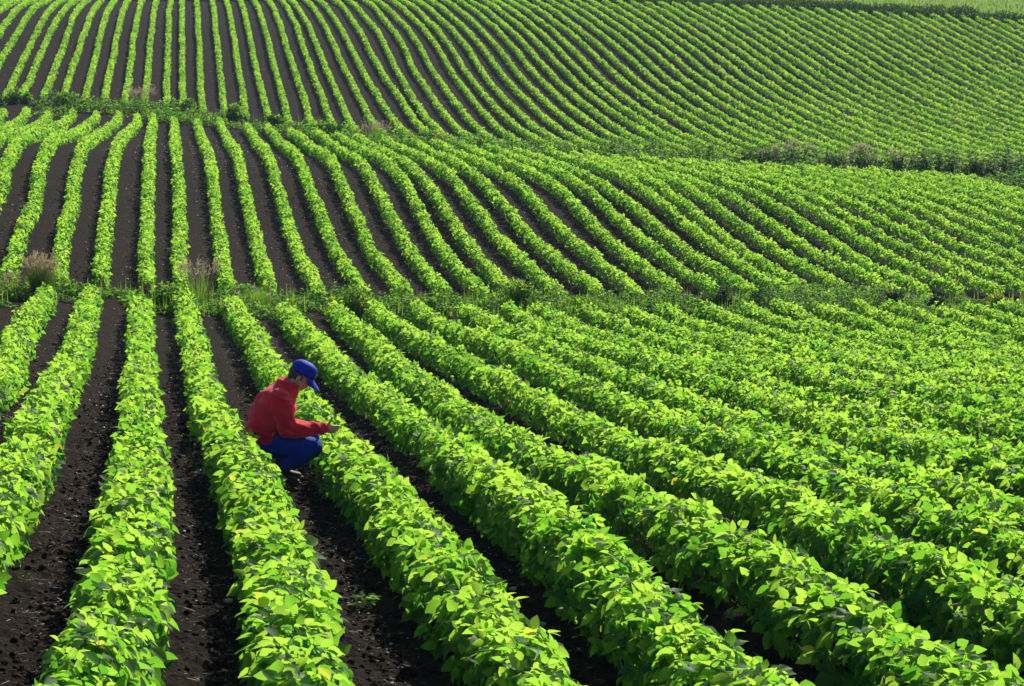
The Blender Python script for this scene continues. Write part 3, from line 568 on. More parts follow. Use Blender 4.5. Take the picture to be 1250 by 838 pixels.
def stalky(name, label, x, y, w, h, ns, seed, m=M_DARKW, tan=0, group=None, per=46, L=.15):
    """tall weeds: many upright stems clothed with narrow leaves"""
    rng = np.random.default_rng(seed); z = zg(x, y)-.03
    root = empty(name, (x, y, z)); tag(root, label, 'weed', group)
    sx = rng.normal(0, w*.3, ns); sy = rng.normal(0, w*.22, ns); hh = h*(.55+.45*rng.random(ns))*(1-.35*np.abs(sx)/(w*.75)).clip(.4)
    B0 = np.stack([sx, sy, np.zeros(ns)], 1); T = np.stack([sx*1.15+rng.normal(0, .06, ns), sy*1.15, hh], 1)
    V, Fc, A = sticks(B0, T, np.full(ns, .010), np.full(ns, .004)); link('stems', mesh_np('stems', V, Fc, False, A), M_STEM, root)
    f = .12+.88*rng.random((ns, per)); Q = (B0[:, None]+(T-B0)[:, None]*f[..., None]).reshape(-1, 3)
    n = len(Q); az = rng.random(n)*2*np.pi
    D = np.stack([np.cos(az), np.sin(az), rng.normal(.15, .35, n)], 1)
    Ls = L*(.5+.8*rng.random(n))*(1.25-.6*f.ravel())
    V, Fc, A = leaves(Q+D*.03, D, rng.normal(0, .5, (n, 3))+np.array([0, 0, 1.]), Ls, Ls*.42, 'mid', rng.random(n), .2, .35)
    link('foliage', mesh_np('foliage', V, Fc, True, {'tint': A['tint']}), m, root)
    if tan:
        k = tan; j = rng.integers(0, ns, k); ff = .86+.22*rng.random(k)
        Q = B0[j]+(T[j]-B0[j])*ff[:, None]+rng.normal(0, .06, (k, 3)); Lq = .09+.07*rng.random(k)
        V, Fc, A = leaves(Q, rng.normal(0, .5, (k, 3))+np.array([0, 0, .8]), rng.normal(0, 1, (k, 3)), Lq, Lq*.3, 'far', rng.random(k), 0., .1)
        link('seed_heads', mesh_np('seed_heads', V, Fc, True, {'tint': A['tint']}), M_DRY, root)
    return root

# ground cover along the two banks (nobody could count it)
def bank_cover(name, label, edge, d0, d1, a0, a1, n, h, L, m, seed, gr=.35):
    rng = np.random.default_rng(seed)
    a = a0+(a1-a0)*rng.random(n); yb = edge(a)+d0+(d1-d0)*rng.random(n); x = a*yb
    dens = vnoise(x, yb, 1.6, 3)+.5*vnoise(x, yb, .5, 4); keep = dens > np.where((a < .04) & (edge(a) < 70), -.12, -.28)
    x, yb, dens = x[keep], yb[keep], dens[keep]; n = len(x)
    hh = h*(.18+1.25*np.clip(.35+.75*dens, 0, 1.2)**1.6)*rng.random(n)**.8
    P = np.stack([x, yb, ground(x, yb)+.01+hh], 1)
    az = rng.random(n)*2*np.pi; D = np.stack([np.cos(az), np.sin(az), rng.normal(.1, .4, n)], 1)
    Ls = L*(.5+rng.random(n))
    p1 = leaves(P, D, rng.normal(0, .45, (n, 3))+np.array([0, 0, 1.]), Ls, Ls*.5, 'mid', rng.random(n)**1.4, .2, .3)
    k = int(n*gr); j = rng.integers(0, n, k); az = rng.random(k)*2*np.pi
    Pb = np.stack([x[j]+rng.normal(0, .1, k), yb[j]+rng.normal(0, .1, k), np.zeros(k)], 1); Pb[:, 2] = ground(Pb[:, 0], Pb[:, 1])
    Lb = h*(.7+.8*rng.random(k))
    p2 = leaves(Pb, np.stack([np.cos(az)*.3, np.sin(az)*.3, np.ones(k)], 1), np.stack([np.cos(az), np.sin(az), az*0], 1), Lb, np.full(k, .016), 'blade', .4+.6*rng.random(k), 0., .2)
    V, Fc, A = merge([p1, p2])
    o = link(name, mesh_np(name, V, Fc, True, {'tint': A['tint']}), m)
    tag(o, label, kind='stuff')

bank_cover('bank_weeds', 'low green weeds growing along the near terrace bank', bank_near, -1.5, 2.2, -.14, .45, 135000, .34, .08, M_WEED, 1, .025)
bank_cover('bank_weeds', 'dark green weeds growing along the far terrace bank', bank_far, -.6, 4.4, -.14, .45, 76000, .50, .13, M_WEED, 2, .02)

# (x, y) of the individual weeds: traced on the banks of the terraces
bush('leafy_weed', 'dark leafy weed between two row ends, left of the wispy grass', 'weed', .08, 54.6, .62, .62, 900, .085, M_WEED, 'weeds of the near bank', seed=1)
bush('leafy_weed', 'broad leafy weed patch at a row end above the crouching man', 'weed', 4.15, 56.6, .95, .62, 1500, .085, M_WEED, 'weeds of the near bank', yellow=60, seed=2)
bush('leafy_weed', 'low spreading weed between row ends left of the rounded bush', 'weed', 5.75, 57.4, 1.2, .45, 1500, .085, M_WEED, 'weeds of the near bank', yellow=50, seed=3, lumps=11)
bush('rounded_bush', 'rounded green bush with yellow leaves standing on the near bank', 'bush', 7.95, 58.6, 1.15, .78, 2300, .085, M_WEED, 'weeds of the near bank', yellow=120, seed=4, lumps=11)
bush('leafy_weed', 'low yellow-flecked weed mound right of the rounded bush', 'weed', 9.6, 59.2, .9, .42, 1200, .08, M_WEED, 'weeds of the near bank', yellow=70, seed=5)
bush('leafy_weed', 'tall dark leafy weed on the near bank right of centre', 'weed', 12.95, 60.1, .85, .72, 1500, .09, M_DARKW, 'weeds of the near bank', seed=6)
bush('leafy_weed', 'squat dark weed beside the tall dark leafy weed', 'weed', 14.05, 60.2, .75, .5, 1200, .09, M_DARKW, 'weeds of the near bank', seed=7)
bush('leafy_weed', 'small round dark weed near the orange-tinged bush', 'weed', 18.45, 60.6, .6, .48, 900, .085, M_DARKW, 'weeds of the near bank', seed=8)
bush('orange_tinged_weed', 'dark green weed with orange leaves on the near bank', 'weed', 17.3, 60.8, .65, .6, 900, .09, M_DARKW, 'weeds of the near bank', yellow=70, seed=9)
bush('yellow_flowered_weed', 'bright yellow flowered weed at the right end of the near bank', 'weed', 20.1, 60.8, .62, .55, 700, .08, M_WEED, 'weeds of the near bank', yellow=260, seed=10, flowers=1)
grass_clump('tall_grass_clump', 'tall grass clump with tan seed heads at the left of the near bank', -2.5, 54.2, .75, .98, 900, 110, 'grass clumps of the near bank', 21)
grass_clump('wispy_grass', 'wispy reddish dry grass at the end of a middle terrace row', .75, 56.4, 1.1, 1.05, 110, 42, 'grass clumps of the near bank', 22, .8)
grass_clump('feathery_grass', 'feathery green grass mound above and left of the crouching man', 1.95, 56.2, 1.5, .6, 620, 8, 'grass clumps of the near bank', 23)
grass_clump('dry_grass', 'small greyish dry grass tuft at the left edge of the near bank', -3.15, 54.2, .8, .5, 90, 22, 'grass clumps of the near bank', 24, .9)
# far bank, left part
grass_clump('dry_grass', 'small tan dry grass tuft on the left part of the far bank', -.85, 125.0, 1.6, 1.15, 200, 70, 'grass clumps of the far bank', 25, .7)
grass_clump('dry_grass', 'tan grass tuft among weeds on the far bank above the man', 9.3, 113.2, 1.5, 1.0, 200, 60, 'grass clumps of the far bank', 26, .7)
for i, (x, y, w, h, lab) in enumerate([(-6.6, 124.4, 1.8, .6, 'low weed at the left end of the far bank'), (-4.3, 124.2, 1.9, .7, 'low weed left of the small tan tuft'),
      (.9, 123.8, 1.9, .75, 'leafy weed just right of the small tan tuft'), (3.4, 122.4, 1.3, .8, 'leafy weed second to the right of the small tan tuft'),
      (5.3, 119.6, 1.7, .75, 'leafy weed at the bend of the far bank'), (7.4, 116.2, 1.3, .8, 'leafy weed left of the tan grass tuft among weeds'),
      (11.4, 111.6, 1.6, .7, 'pale green weed right of the tan grass tuft among weeds'), (13.6, 109.2, 1.6, .7, 'low weed midway along the far bank')]):
    bush('leafy_weed', lab, 'weed', x, y, w, h, 900, .16, M_WEED, 'weeds of the far bank', seed=40+i, yellow=40 if i == 6 else 0)
# far bank, taller weeds on the right
tall = [(16.9, 106.2, 1.7, .9, 0, 'low stalky yellow-green weeds, leftmost tall patch of the far bank'),
        (18.6, 105.6, 1.6, 1.1, 0, 'stalky yellow-green weeds, second tall patch from the left on the far bank'),
        (20.1, 105.2, 1.5, 1.25, 0, 'stalky yellow-green weeds, third tall patch from the left on the far bank'),
        (21.7, 104.8, 1.5, 1.2, 0, 'stalky yellow-green weeds just left of the dark shrubby weeds'),
        (24.0, 104.0, 1.3, 1.05, 0, 'dark shrubby weed left of the wide tan-topped one'),
        (25.4, 104.0, 2.2, 1.35, 260, 'wide tan-topped weeds on the right part of the far bank'),
        (27.0, 103.4, 1.0, 1.0, 0, 'narrow dark weed between two tan-topped weeds'),
        (28.1, 103.0, 1.3, 1.3, 260, 'narrow tan-topped dark weed on the right part of the far bank'),
        (29.2, 102.8, 1.3, 1.1, 160, 'dark weed just right of the narrow tan-topped weed'),
        (30.3, 102.4, 1.2, 1.4, 0, 'tall dark weed second to the right of the narrow tan-topped weed'),
        (31.3, 102.2, 1.2, 1.45, 0, 'tall dark weed third to the right of the narrow tan-topped weed'),
        (32.3, 101.6, 1.5, 1.3, 0, 'dark weed left of the broad tall weeds at the far bank end'),
        (33.5, 101.4, 2.1, 1.6, 0, 'broad tall dark weeds near the right end of the far bank'),
        (34.9, 101.0, 1.6, 1.35, 0, 'dark weeds at the right end of the far bank')]
for i, (x, y, w, h, tn, lab) in enumerate(tall):
    stalky('tall_weeds', lab, x, y, w, h, int(26*w), 60+i, M_WEED if i < 4 else M_DARKW, tn, 'tall weeds of the far bank')
# seedlings on the bare soil
for i, (x, y, w, lab) in enumerate([(SEED_A[0], SEED_A[1], .30, 'green weed seedling on the soil of the lane the man crouches in, nearer the bottom'), (SEED_B[0], SEED_B[1], .14, 'tiny bright green seedling on bare soil at lower left')]):
    rng = np.random.default_rng(300+i); z = zg(x, y)
    k = 46 if i == 0 else 14
    az = rng.random(k)*6.28; P = np.stack([np.cos(az)*w*.3*rng.random(k), np.sin(az)*w*.3*rng.random(k), .02+.06*rng.random(k)], 1)
    D = np.stack([np.cos(az), np.sin(az), rng.random(k)*.5], 1); Ls = w*.2*(.6+.7*rng.random(k))
    V, Fc, A = leaves(P, D, rng.normal(0, .3, (k, 3))+np.array([0, 0, 1.]), Ls, Ls*.5, 'near', .4+.6*rng.random(k))
    o = link('weed_seedling', mesh_np('weed_seedling', V, Fc, True, A), M_SOY); o.location = (x, y, z); tag(o, lab, 'weed', 'seedlings on the bare soil')
# single stones and stalks lying in the lanes
def put(name, label, cat, x, y, group, shape, m):
    V, Fc = shape; me = mesh_np(name, V, Fc, True); o = link(name, me, m)
    o.location = (x, y, zg(x, y)+float(micro(np.array([x]), np.array([y]))[0])+.012); tag(o, label, cat, group); return o
def stone_shape(r, seed):
    bm = bmesh.new(); bmesh.ops.create_icosphere(bm, subdivisions=3, radius=1)
    for v in bm.verts:
        p = np.array(v.co); k = 1+.22*float(vnoise(p[0]*2+seed, p[1]*2+p[2]*1.3, 1., 2))+.12*float(vnoise(p[2]*5+seed, p[0]*5-p[1]*4, 1., 5))
        v.co = Vector((p[0]*k*r, p[1]*k*r*.75, p[2]*k*r*.5))
    V = np.array([v.co[:] for v in bm.verts]); Fc = [np.array([[v.index for v in f.verts] for f in bm.faces])]; bm.free(); return V, Fc
def stalk_shape(l, seed):
    rg = np.random.default_rng(seed); n = 8; t = np.linspace(-.5, .5, n); az = rg.random()*3.1
    c = np.stack([t*l*math.cos(az), t*l*math.sin(az)+.012*np.sin(t*7), .01+.02*t+.01*np.cos(t*5)], 1)
    V = []; S_ = 7
    for k in range(n):
        for q in range(S_): V.append(c[k]+.0085*(1-.4*abs(t[k]))*np.array([-math.sin(az)*math.cos(q*6.283/S_), math.cos(az)*math.cos(q*6.283/S_), math.sin(q*6.283/S_)]))
    Fc = [np.array([(k*S_+q, k*S_+(q+1) % S_, (k+1)*S_+(q+1) % S_, (k+1)*S_+q) for k in range(n-1) for q in range(S_)])]
    return np.array(V), Fc
M_STONE = plain('pale_field_stone', [(.3, (.30, .28, .27)), (.7, (.55, .52, .50))], .8, .3, 14., .4, 60.)
M_STALK = plain('weathered_stalk', [(.3, (.24, .18, .12)), (.7, (.42, .33, .24))], .8, .2, 20., .3, 90.)
for i, (lab, x, y, r) in enumerate(STONES): put('field_stone', lab, 'stone', x, y, 'pale stones in the soil lanes', stone_shape(r, i*3.7), M_STONE)
for i, (lab, x, y, l) in enumerate(STALKS): put('dry_stalk', lab, 'stalk', x, y, 'dry stalks on the soil', stalk_shape(l, i+5), M_STALK)


# dark overgrown strip at the end of the far field, then the meadow grass
rng = np.random.default_rng(77)
n = 46000
a = -.02+.50*rng.random(n); yb = field_end(a)+.15+1.9*rng.random(n); x = a*yb
hh = .82*rng.random(n)**.8*(.65+.45*vnoise(x, yb, 1.5, 2)+.25*vnoise(x, yb, 5, 3))
P = np.stack([x, yb, ground(x, yb)+hh.clip(.02)], 1)
D = nrm(rng.normal(0, 1, (n, 3))); Ls = .17*(.6+.7*rng.random(n))
V, Fc, A = leaves(P, D, rng.normal(0, .6, (n, 3))+np.array([0, 0, .8]), Ls, Ls*.5, 'far', rng.random(n), .2, .3)
o = link('field_margin', mesh_np('field_margin', V, Fc, True, {'tint': A['tint']}), M_DARKW)
tag(o, 'dark overgrown strip of weeds along the far edge of the crop', kind='stuff')
n = 60000
a = -.10+.60*rng.random(n); dd = 3+45*rng.random(n)**1.4; yb = field_end(a)+dd; x = a*field_end(a)
P = np.stack([x, yb, ground(x, yb)+.02], 1); az = rng.random(n)*2*np.pi
D = np.stack([np.cos(az)*.5, np.sin(az)*.5, np.ones(n)], 1); Ls = .25+.25*rng.random(n)
V, Fc, A = leaves(P, D, np.stack([np.cos(az), np.sin(az), az*0+.5], 1), Ls, np.full(n, .09), 'far', rng.random(n), 0., .3)
o = link('meadow_grass', mesh_np('meadow_grass', V, Fc, True, {'tint': A['tint']}), M_MEADOW)
tag(o, 'pale grass of the meadow above the crop', kind='stuff')

# ---------------------------------------------------------------- residue on the soil
def lane_points(rng, field, n0, n1, ya, yb_, count):
    n = rng.integers(n0, n1, count)+.5+np.clip(rng.normal(0, .13, count), -.28, .28)
    y = ya+(yb_-ya)*rng.random(count); c, t = FIELDS[field]
    return (n-c)*S+t*y, y
def octa(P, r, rng, flat=.6):
    M = len(P); b = np.array([(1, 0, 0), (-1, 0, 0), (0, 1, 0), (0, -1, 0), (0, 0, 1), (0, 0, -1)], float)
    V = b[None]*r[:, None, None]*(1+.5*(rng.random((M, 6, 1))-.5)); V[..., 2] *= flat
    az = rng.random(M)*6.28; c, s = np.cos(az)[:, None], np.sin(az)[:, None]
    X = V[..., 0]*c-V[..., 1]*s; Y = V[..., 0]*s+V[..., 1]*c
    V = np.stack([X, Y, V[..., 2]], -1)+P[:, None]
    f = np.array([(0, 2, 4), (2, 1, 4), (1, 3, 4), (3, 0, 4), (2, 0, 5), (1, 2, 5), (3, 1, 5), (0, 3, 5)])
    return V.reshape(-1, 3), [(f[None]+(np.arange(M)*6)[:, None, None]).reshape(-1, 3)], {'tint': np.repeat(rng.random(M), 6)}
rng = np.random.default_rng(99)
M_PEB = tinted('pale_pebble', [(0, (.10, .08, .065)), (.5, (.28, .23, .19)), (1, (.75, .68, .62))], .7, .3)
M_STRAW = tinted('dry_residue', [(0, (.04, .028, .02)), (.5, (.16, .12, .08)), (1, (.55, .46, .36))], .7, .3)
M_CLOD = plain('soil_clod', [(.3, (.013, .0085, .005)), (.7, (.05, .031, .018))], .95, .05, 30., .8, 60.)
parts = []
for f, n0, n1, ya, yb_, cnt, rs in (('FG', 0, 10, 9, 30, 2200, .011), ('FG', 0, 14, 28, 54, 4200, .017), ('MID', -5, 16, 56, 116, 5200, .023), ('BK', -3, 40, 124, 190, 1500, .028)):
    x, y = lane_points(rng, f, n0, n1, ya, yb_, cnt); r = rs*(.45+1.1*rng.random(cnt)**2.2)
    parts.append(octa(np.stack([x, y, ground(x, y)+micro(x, y)+r*.35], 1), r, rng))
V, Fc, A = merge(parts)
tag(link('pebbles', mesh_np('pebbles', V, Fc, False, A), M_PEB), 'pale pebbles and specks scattered over the dark soil lanes', kind='stuff')
cnt = 34000; x, y = lane_points(rng, 'FG', 0, 11, 9, 40, cnt); r = .005+.026*rng.random(cnt)**3
x2, y2 = lane_points(rng, 'MID', -5, 14, 56, 116, 7000); x = np.concatenate([x, x2]); y = np.concatenate([y, y2]); r = np.concatenate([r, .006+.03*rng.random(7000)**2.5])
tag(link('soil_clods', mesh_np('soil_clods', *octa(np.stack([x, y, ground(x, y)+micro(x, y)+r*.3], 1), r, rng, .75)[:2], False), M_CLOD), 'crumbled clods of dark soil in the lanes', kind='stuff')
parts = []
for f, n0, n1, ya, yb_, cnt, ln in (('FG', 0, 10, 9, 30, 9000, .06), ('FG', 0, 14, 28, 54, 6500, .08), ('MID', -5, 16, 56, 116, 6000, .10)):
    x, y = lane_points(rng, f, n0, n1, ya, yb_, cnt); l = ln*(.3+rng.random(cnt)**2); az = rng.random(cnt)*6.28; z = ground(x, y)+micro(x, y)+.008
    d = np.stack([np.cos(az)*l, np.sin(az)*l, rng.normal(.05, .12, cnt)*l], 1)/2; p = np.stack([x, y, z], 1)
    parts.append(sticks(p-d, p+d, np.full(cnt, .0022)*(.6+rng.random(cnt)), np.full(cnt, .002)))
V, Fc, A = merge(parts); A['tint'] = A['tint']**1.15
tag(link('straw_residue', mesh_np('straw_residue', V, Fc, False, A), M_STRAW), 'short bits of dry straw and stalk lying on the soil', kind='stuff')

# ---------------------------------------------------------------- the crouching man
def sweep(bm, pts, rad, seg=16, sub=4, up=(0, 1, 0)):
    """closed tapered tube through the points; rad items are r or (r_in_plane, r_across)"""
    pts = np.array(pts, float); R = np.array([(r, r) if not hasattr(r, '__len__') else r for r in rad], float)
    n = len(pts); T = np.linspace(0, n-1, (n-1)*sub+1); P = []; Q = []
    for t in T:
        i = min(int(t), n-2); u = t-i
        p0, p1, p2, p3 = (pts[max(0, min(n-1, k))] for k in (i-1, i, i+1, i+2)); q0, q1, q2, q3 = (R[max(0, min(n-1, k))] for k in (i-1, i, i+1, i+2))
        cr = lambda a, b, c, d: .5*((2*b)+(-a+c)*u+(2*a-5*b+4*c-d)*u*u+(-a+3*b-3*c+d)*u**3)
        P.append(cr(p0, p1, p2, p3)); Q.append(np.maximum(cr(q0, q1, q2, q3), .003))
    P = np.array(P); Q = np.array(Q); up = np.array(up, float)
    tan = nrm(np.gradient(P, axis=0))
    # rounded ends
    cap = [math.sin(a) for a in (.0, .5, 1.0)]; cos_ = [math.cos(a) for a in (.0, .5, 1.0)]
    rings = []
    for k in (2, 1): rings.append((P[0]-tan[0]*Q[0].mean()*math.sin(.5*k*1.1), Q[0]*math.cos(.5*k*1.1), tan[0]))
    for p, q, t in zip(P, Q, tan): rings.append((p, q, t))
    for k in (1, 2): rings.append((P[-1]+tan[-1]*Q[-1].mean()*math.sin(.5*k*1.1), Q[-1]*math.cos(.5*k*1.1), tan[-1]))
    prev = None; first = None
    for p, q, t in rings:
        b = up-t*np.dot(up, t); b = b/np.linalg.norm(b); a = np.cross(b, t)
        vs = [bm.verts.new(p+a*q[0]*math.cos(2*math.pi*k/seg)+b*q[1]*math.sin(2*math.pi*k/seg)) for k in range(seg)]
        if prev:
            for k in range(seg): bm.faces.new((prev[k], prev[(k+1) % seg], vs[(k+1) % seg], vs[k]))
        else: first = vs
        prev = vs
    bm.faces.new(list(reversed(first))); bm.faces.new(prev)

def ball(bm, c, r, axes=None, seg=18):
    r = r if hasattr(r, '__len__') else (r, r, r)
    ax = axes or ((1, 0, 0), (0, 1, 0), (0, 0, 1)); A = np.array(ax, float)
    res = bmesh.ops.create_uvsphere(bm, u_segments=seg, v_segments=seg//2+2, radius=1)
    for v in res['verts']:
        p = np.array(v.co); v.co = np.array(c, float)+A[0]*p[0]*r[0]+A[1]*p[1]*r[1]+A[2]*p[2]*r[2]

def fuse(name, bm, voxel, m, parent=None, smooth=4, disp=None):
    """one continuous surface out of overlapping closed shapes"""
    bmesh.ops.recalc_face_normals(bm, faces=bm.faces)
    me = bpy.data.meshes.new(name+'_raw'); bm.to_mesh(me); bm.free()
    tmp = bpy.data.objects.new(name+'_raw', me); COL.objects.link(tmp)
    md = tmp.modifiers.new('r', 'REMESH'); md.mode = 'VOXEL'; md.voxel_size = voxel
    sm = tmp.modifiers.new('s', 'SMOOTH'); sm.factor = .5; sm.iterations = smooth
    dg = bpy.context.evaluated_depsgraph_get(); dg.update()
    out = bpy.data.meshes.new_from_object(tmp.evaluated_get(dg)); out.name = name
    bpy.data.objects.remove(tmp); bpy.data.meshes.remove(me)
    if disp:
        co = np.zeros(len(out.vertices)*3, np.float32); out.vertices.foreach_get('co', co); co = co.reshape(-1, 3)
        no = np.zeros(len(out.vertices)*3, np.float32); out.vertices.foreach_get('normal', no); no = no.reshape(-1, 3)
        co = co+no*disp(co.astype(float))[:, None]; out.vertices.foreach_set('co', co.astype(np.float32).ravel())
    for p in out.polygons: p.use_smooth = True
    out.update(); out.materials.clear()
    return link(name, out, m, parent)

def fuse_plain(bm, name):
    bmesh.ops.recalc_face_normals(bm, faces=bm.faces)
    me = bpy.data.meshes.new(name); bm.to_mesh(me); bm.free()
    for p in me.polygons: p.use_smooth = True
    return me
M_SKIN = plain('tanned_skin', [(.3, (.48, .25, .155)), (.7, (.58, .32, .205))], .55, .35, 25., .15, 120.)
M_RED = plain('red_fleece', [(.3, (.70, .013, .028)), (.7, (.84, .022, .038))], .9, .1, 9., .4, 160., sheen=.3)
M_BLUE = plain('blue_work_cloth', [(.3, (.008, .036, .29)), (.7, (.016, .060, .42))], .85, .15, 7., .35, 130., sheen=.15)
M_CAP = plain('blue_cap_cloth', [(.3, (.006, .018, .34)), (.7, (.010, .028, .46))], .7, .25, 12., .2, 200.)
M_HAIR = plain('dark_grey_hair', [(.3, (.015, .012, .010)), (.7, (.10, .09, .08))], .6, .3, 80.)
M_BOOT = plain('brown_boot_leather', [(.3, (.05, .028, .016)), (.7, (.11, .06, .034))], .6, .3, 20., .3, 90.)
M_SOLE = plain('pale_boot_sole', [(.3, (.10, .08, .06)), (.7, (.18, .15, .12))], .8, .2, 20.)
M_DARKEYE = plain('dark_eye', [(.3, (.01, .008, .006)), (.7, (.02, .015, .01))], .2, .5)
M_BADGE = plain('cap_badge', [(.45, (.75, .70, .62)), (.55, (.65, .30, .10))], .6, .3, 60.)
M_ZIP = plain('zip_metal', [(.3, (.35, .34, .36)), (.7, (.5, .48, .5))], .4, .5)

MX, MY = MAN_AT
man_z = zg(MX, MY)+.005
HC = np.array([.178, 0, 1.005])
tau = math.radians(29)
HU = np.array([math.sin(tau), 0, math.cos(tau)]); HF = np.array([math.cos(tau), 0, -math.sin(tau)]); HS = np.array([0, 1., 0])
def hp(f, s, u): return HC+HF*f+HS*s+HU*u

bm = bmesh.new()
# torso, neck
sweep(bm, [(-.17, 0, .34), (-.19, 0, .46), (-.14, 0, .62), (-.05, 0, .78), (.0, 0, .86)], [(.12, .16), (.12, .155), (.115, .165), (.11, .18), (.07, .12)], 20)
sweep(bm, [(.0, 0, .84), (.075, 0, .93), (.15, 0, .985)], [.062, .058, .06], 16)
# head: skull, face, jaw, nose, brow, ears, lips
ball(bm, hp(-.01, 0, .02), (.102, .080, .100), (HF, HS, HU), 24)
ball(bm, hp(.035, 0, -.035), (.068, .062, .085), (HF, HS, HU), 20)
ball(bm, hp(.052, 0, -.095), (.038, .040, .032), (HF, HS, HU), 16)
sweep(bm, [hp(.092, 0, -.005), hp(.112, 0, -.035), hp(.104, 0, -.05)], [.010, .0145, .013], 10, 3)
ball(bm, hp(.086, 0, .008), (.014, .052, .012), (HF, HS, HU), 12)
for s in (-1, 1):
    ball(bm, hp(-.012, s*.080, -.025), (.022, .010, .034), (HF, HS, HU), 12)
    ball(bm, hp(.062, s*.040, -.045), (.03, .022, .026), (HF, HS, HU), 12)
ball(bm, hp(.091, 0, -.072), (.012, .024, .006), (HF, HS, HU), 10)
ball(bm, hp(.088, 0, -.083), (.012, .021, .007), (HF, HS, HU), 10)
ARM = {}
for s in (-1, 1):
    sh = np.array([-.012, s*.185, .825])
    el = np.array([.045, s*.245, .53]) if s < 0 else np.array([.04, .22, .50])
    wr = np.array([.385, -.175, .535]) if s < 0 else np.array([.28, .03, .485])
    ARM[s] = (sh, el, wr)
    sweep(bm, [(-.02, s*.10, .83), sh, sh*.5+el*.5, el], [.06, .058, .050, .042], 14)
    sweep(bm, [el, el*.6+wr*.4, wr], [.042, .040, .027], 14)
    # hand: palm and five fingers
    fw = nrm(wr-el); fw = nrm(fw+np.array([.0, .10 if s < 0 else -.05, -.22 if s < 0 else .10])); tu = nrm(np.array([-.05, -.18*s*-1, 1.])-fw*np.dot(fw, np.array([-.05, .18*s, 1.]))); pn = np.cross(fw, tu)*(-s)   # pn: back of the hand
    wv = wr
    sweep(bm, [wv, wv+fw*.045, wv+fw*.088], [(.016, .026), (.016, .041), (.014, .041)], 14, 3, up=tu)
    for k, (off, ln, ang) in enumerate(((.031, .074, .30), (.011, .083, .42), (-.010, .077, .55), (-.030, .060, .70))):
        b = wv+fw*.082+tu*off
        d1 = fw*math.cos(ang*.4)-pn*math.sin(ang*.4)+tu*off*2.2; d1 = nrm(d1); d2 = nrm(fw*math.cos(ang)-pn*math.sin(ang)+tu*off*1.5); d3 = nrm(fw*math.cos(ang*1.8)-pn*math.sin(ang*1.8))
        p1 = b+d1*ln*.45; p2 = p1+d2*ln*.32; p3 = p2+d3*ln*.23
        sweep(bm, [b-fw*.02, b, p1, p2, p3], [.0095, .0098, .0092, .0085, .0070], 10, 3, up=tu)
    b = wv+fw*.025+tu*.030; d = nrm(fw*.45+tu*.95-pn*.25); d2 = nrm(fw*.28+tu*1.0-pn*.05)
    sweep(bm, [b-d*.012, b+d*.03, b+d*.03+d2*.032, b+d*.03+d2*.055], [.015, .0135, .0112, .008], 10, 3, up=fw)
LEG = {}
for s in (-1, 1):
    hip = np.array([-.165, s*.095, .37]); kn = np.array([.275, s*.155, .36 if s < 0 else .385]); an = np.array([-.035, s*.13, .135])
    if s > 0: an = an+np.array([.03, 0, 0]); kn = kn+np.array([.0, .03, 0])
    LEG[s] = (hip, kn, an)
    sweep(bm, [hip, hip*.5+kn*.5, kn], [.088, .080, .058], 16)
    sweep(bm, [kn, kn*.62+an*.38, an], [.056, .056, .036], 16)
    sweep(bm, [an+np.array([-.045, 0, -.04]), an+np.array([.04, 0, -.075]), an+np.array([.14, s*.015, -.105])], [.036, .04, .024], 12)
man = fuse('person', bm, .0058, M_SKIN, None, 2)
man.location = (MX, MY, man_z); man.rotation_euler = (0, 0, MAN_ROT)
tag(man, 'man in red jacket, blue trousers and blue cap crouching between soybean rows, hand out', 'person')

# jacket
def folds(sc, amp, dirn):
    def f(co):
        u = co@np.array(dirn)
        r = 1-2*np.abs(vnoise(u+.25*co[:, 1], co[:, 1]*.35+co[:, 0]*.3, sc, 2))
        r2 = 1-2*np.abs(vnoise(u*1.3-.3*co[:, 0], co[:, 1]*.5-co[:, 2]*.35, sc*.6, 4))
        return amp*(r*.75+r2*.45+vnoise(co[:, 0]+co[:, 2]*.7, co[:, 1]+co[:, 2]*.4, sc*2.3, 5)*.8)
    return f
bm = bmesh.new()
sweep(bm, [(-.150, 0, .405), (-.155, 0, .46), (-.118, 0, .59), (-.062, 0, .72), (-.020, 0, .815), (.020, 0, .885)],
      [(.155, .185), (.178, .20), (.188, .215), (.182, .23), (.150, .22), (.098, .14)], 24)
ball(bm, (-.205, 0, .42), (.10, .17, .095))
for s in (-1, 1):
    sh, el, wr = ARM[s]
    sweep(bm, [(-.02, s*.10, .81), sh+np.array([0, 0, -.005]), sh*.5+el*.5, el+np.array([-.01, 0, -.005])], [.108, .098, .088, .076], 16)
    sweep(bm, [el+np.array([-.01, 0, 0]), el*.6+wr*.4, wr*.93+el*.07], [.076, .070, .052], 16)
jacket = fuse('jacket', bm, .011, M_RED, man, 5, folds(.080, .021, (.5, 0, .85)))
for s in (-1, 1):       # ribbed cuffs, gathered hem
    sh, el, wr = ARM[s]; fw = nrm(wr-el); bm = bmesh.new()
    sweep(bm, [wr-fw*.045, wr-fw*.02, wr+fw*.004], [.053, .050, .045], 18, 3)
    link('cuff', fuse_plain(bm, 'cuff'), M_RED, jacket)
bm = bmesh.new(); up_h = nrm(np.array([-.06, 0, 1.])); fh = np.cross(np.array([0, 1., 0]), up_h); rings = []
for h, r in ((-.045, .97), (-.03, 1.02), (.0, 1.04), (.025, 1.02), (.03, .96)):
    rings.append([bm.verts.new(np.array([-.158, 0, .415])+up_h*h+fh*.176*r*math.cos(a)+np.array([0, 1., 0])*.205*r*math.sin(a)) for a in np.linspace(0, 2*math.pi, 40, endpoint=False)])
for a, b in zip(rings, rings[1:]):
    for k in range(40): bm.faces.new((a[k], a[(k+1) % 40], b[(k+1) % 40], b[k]))
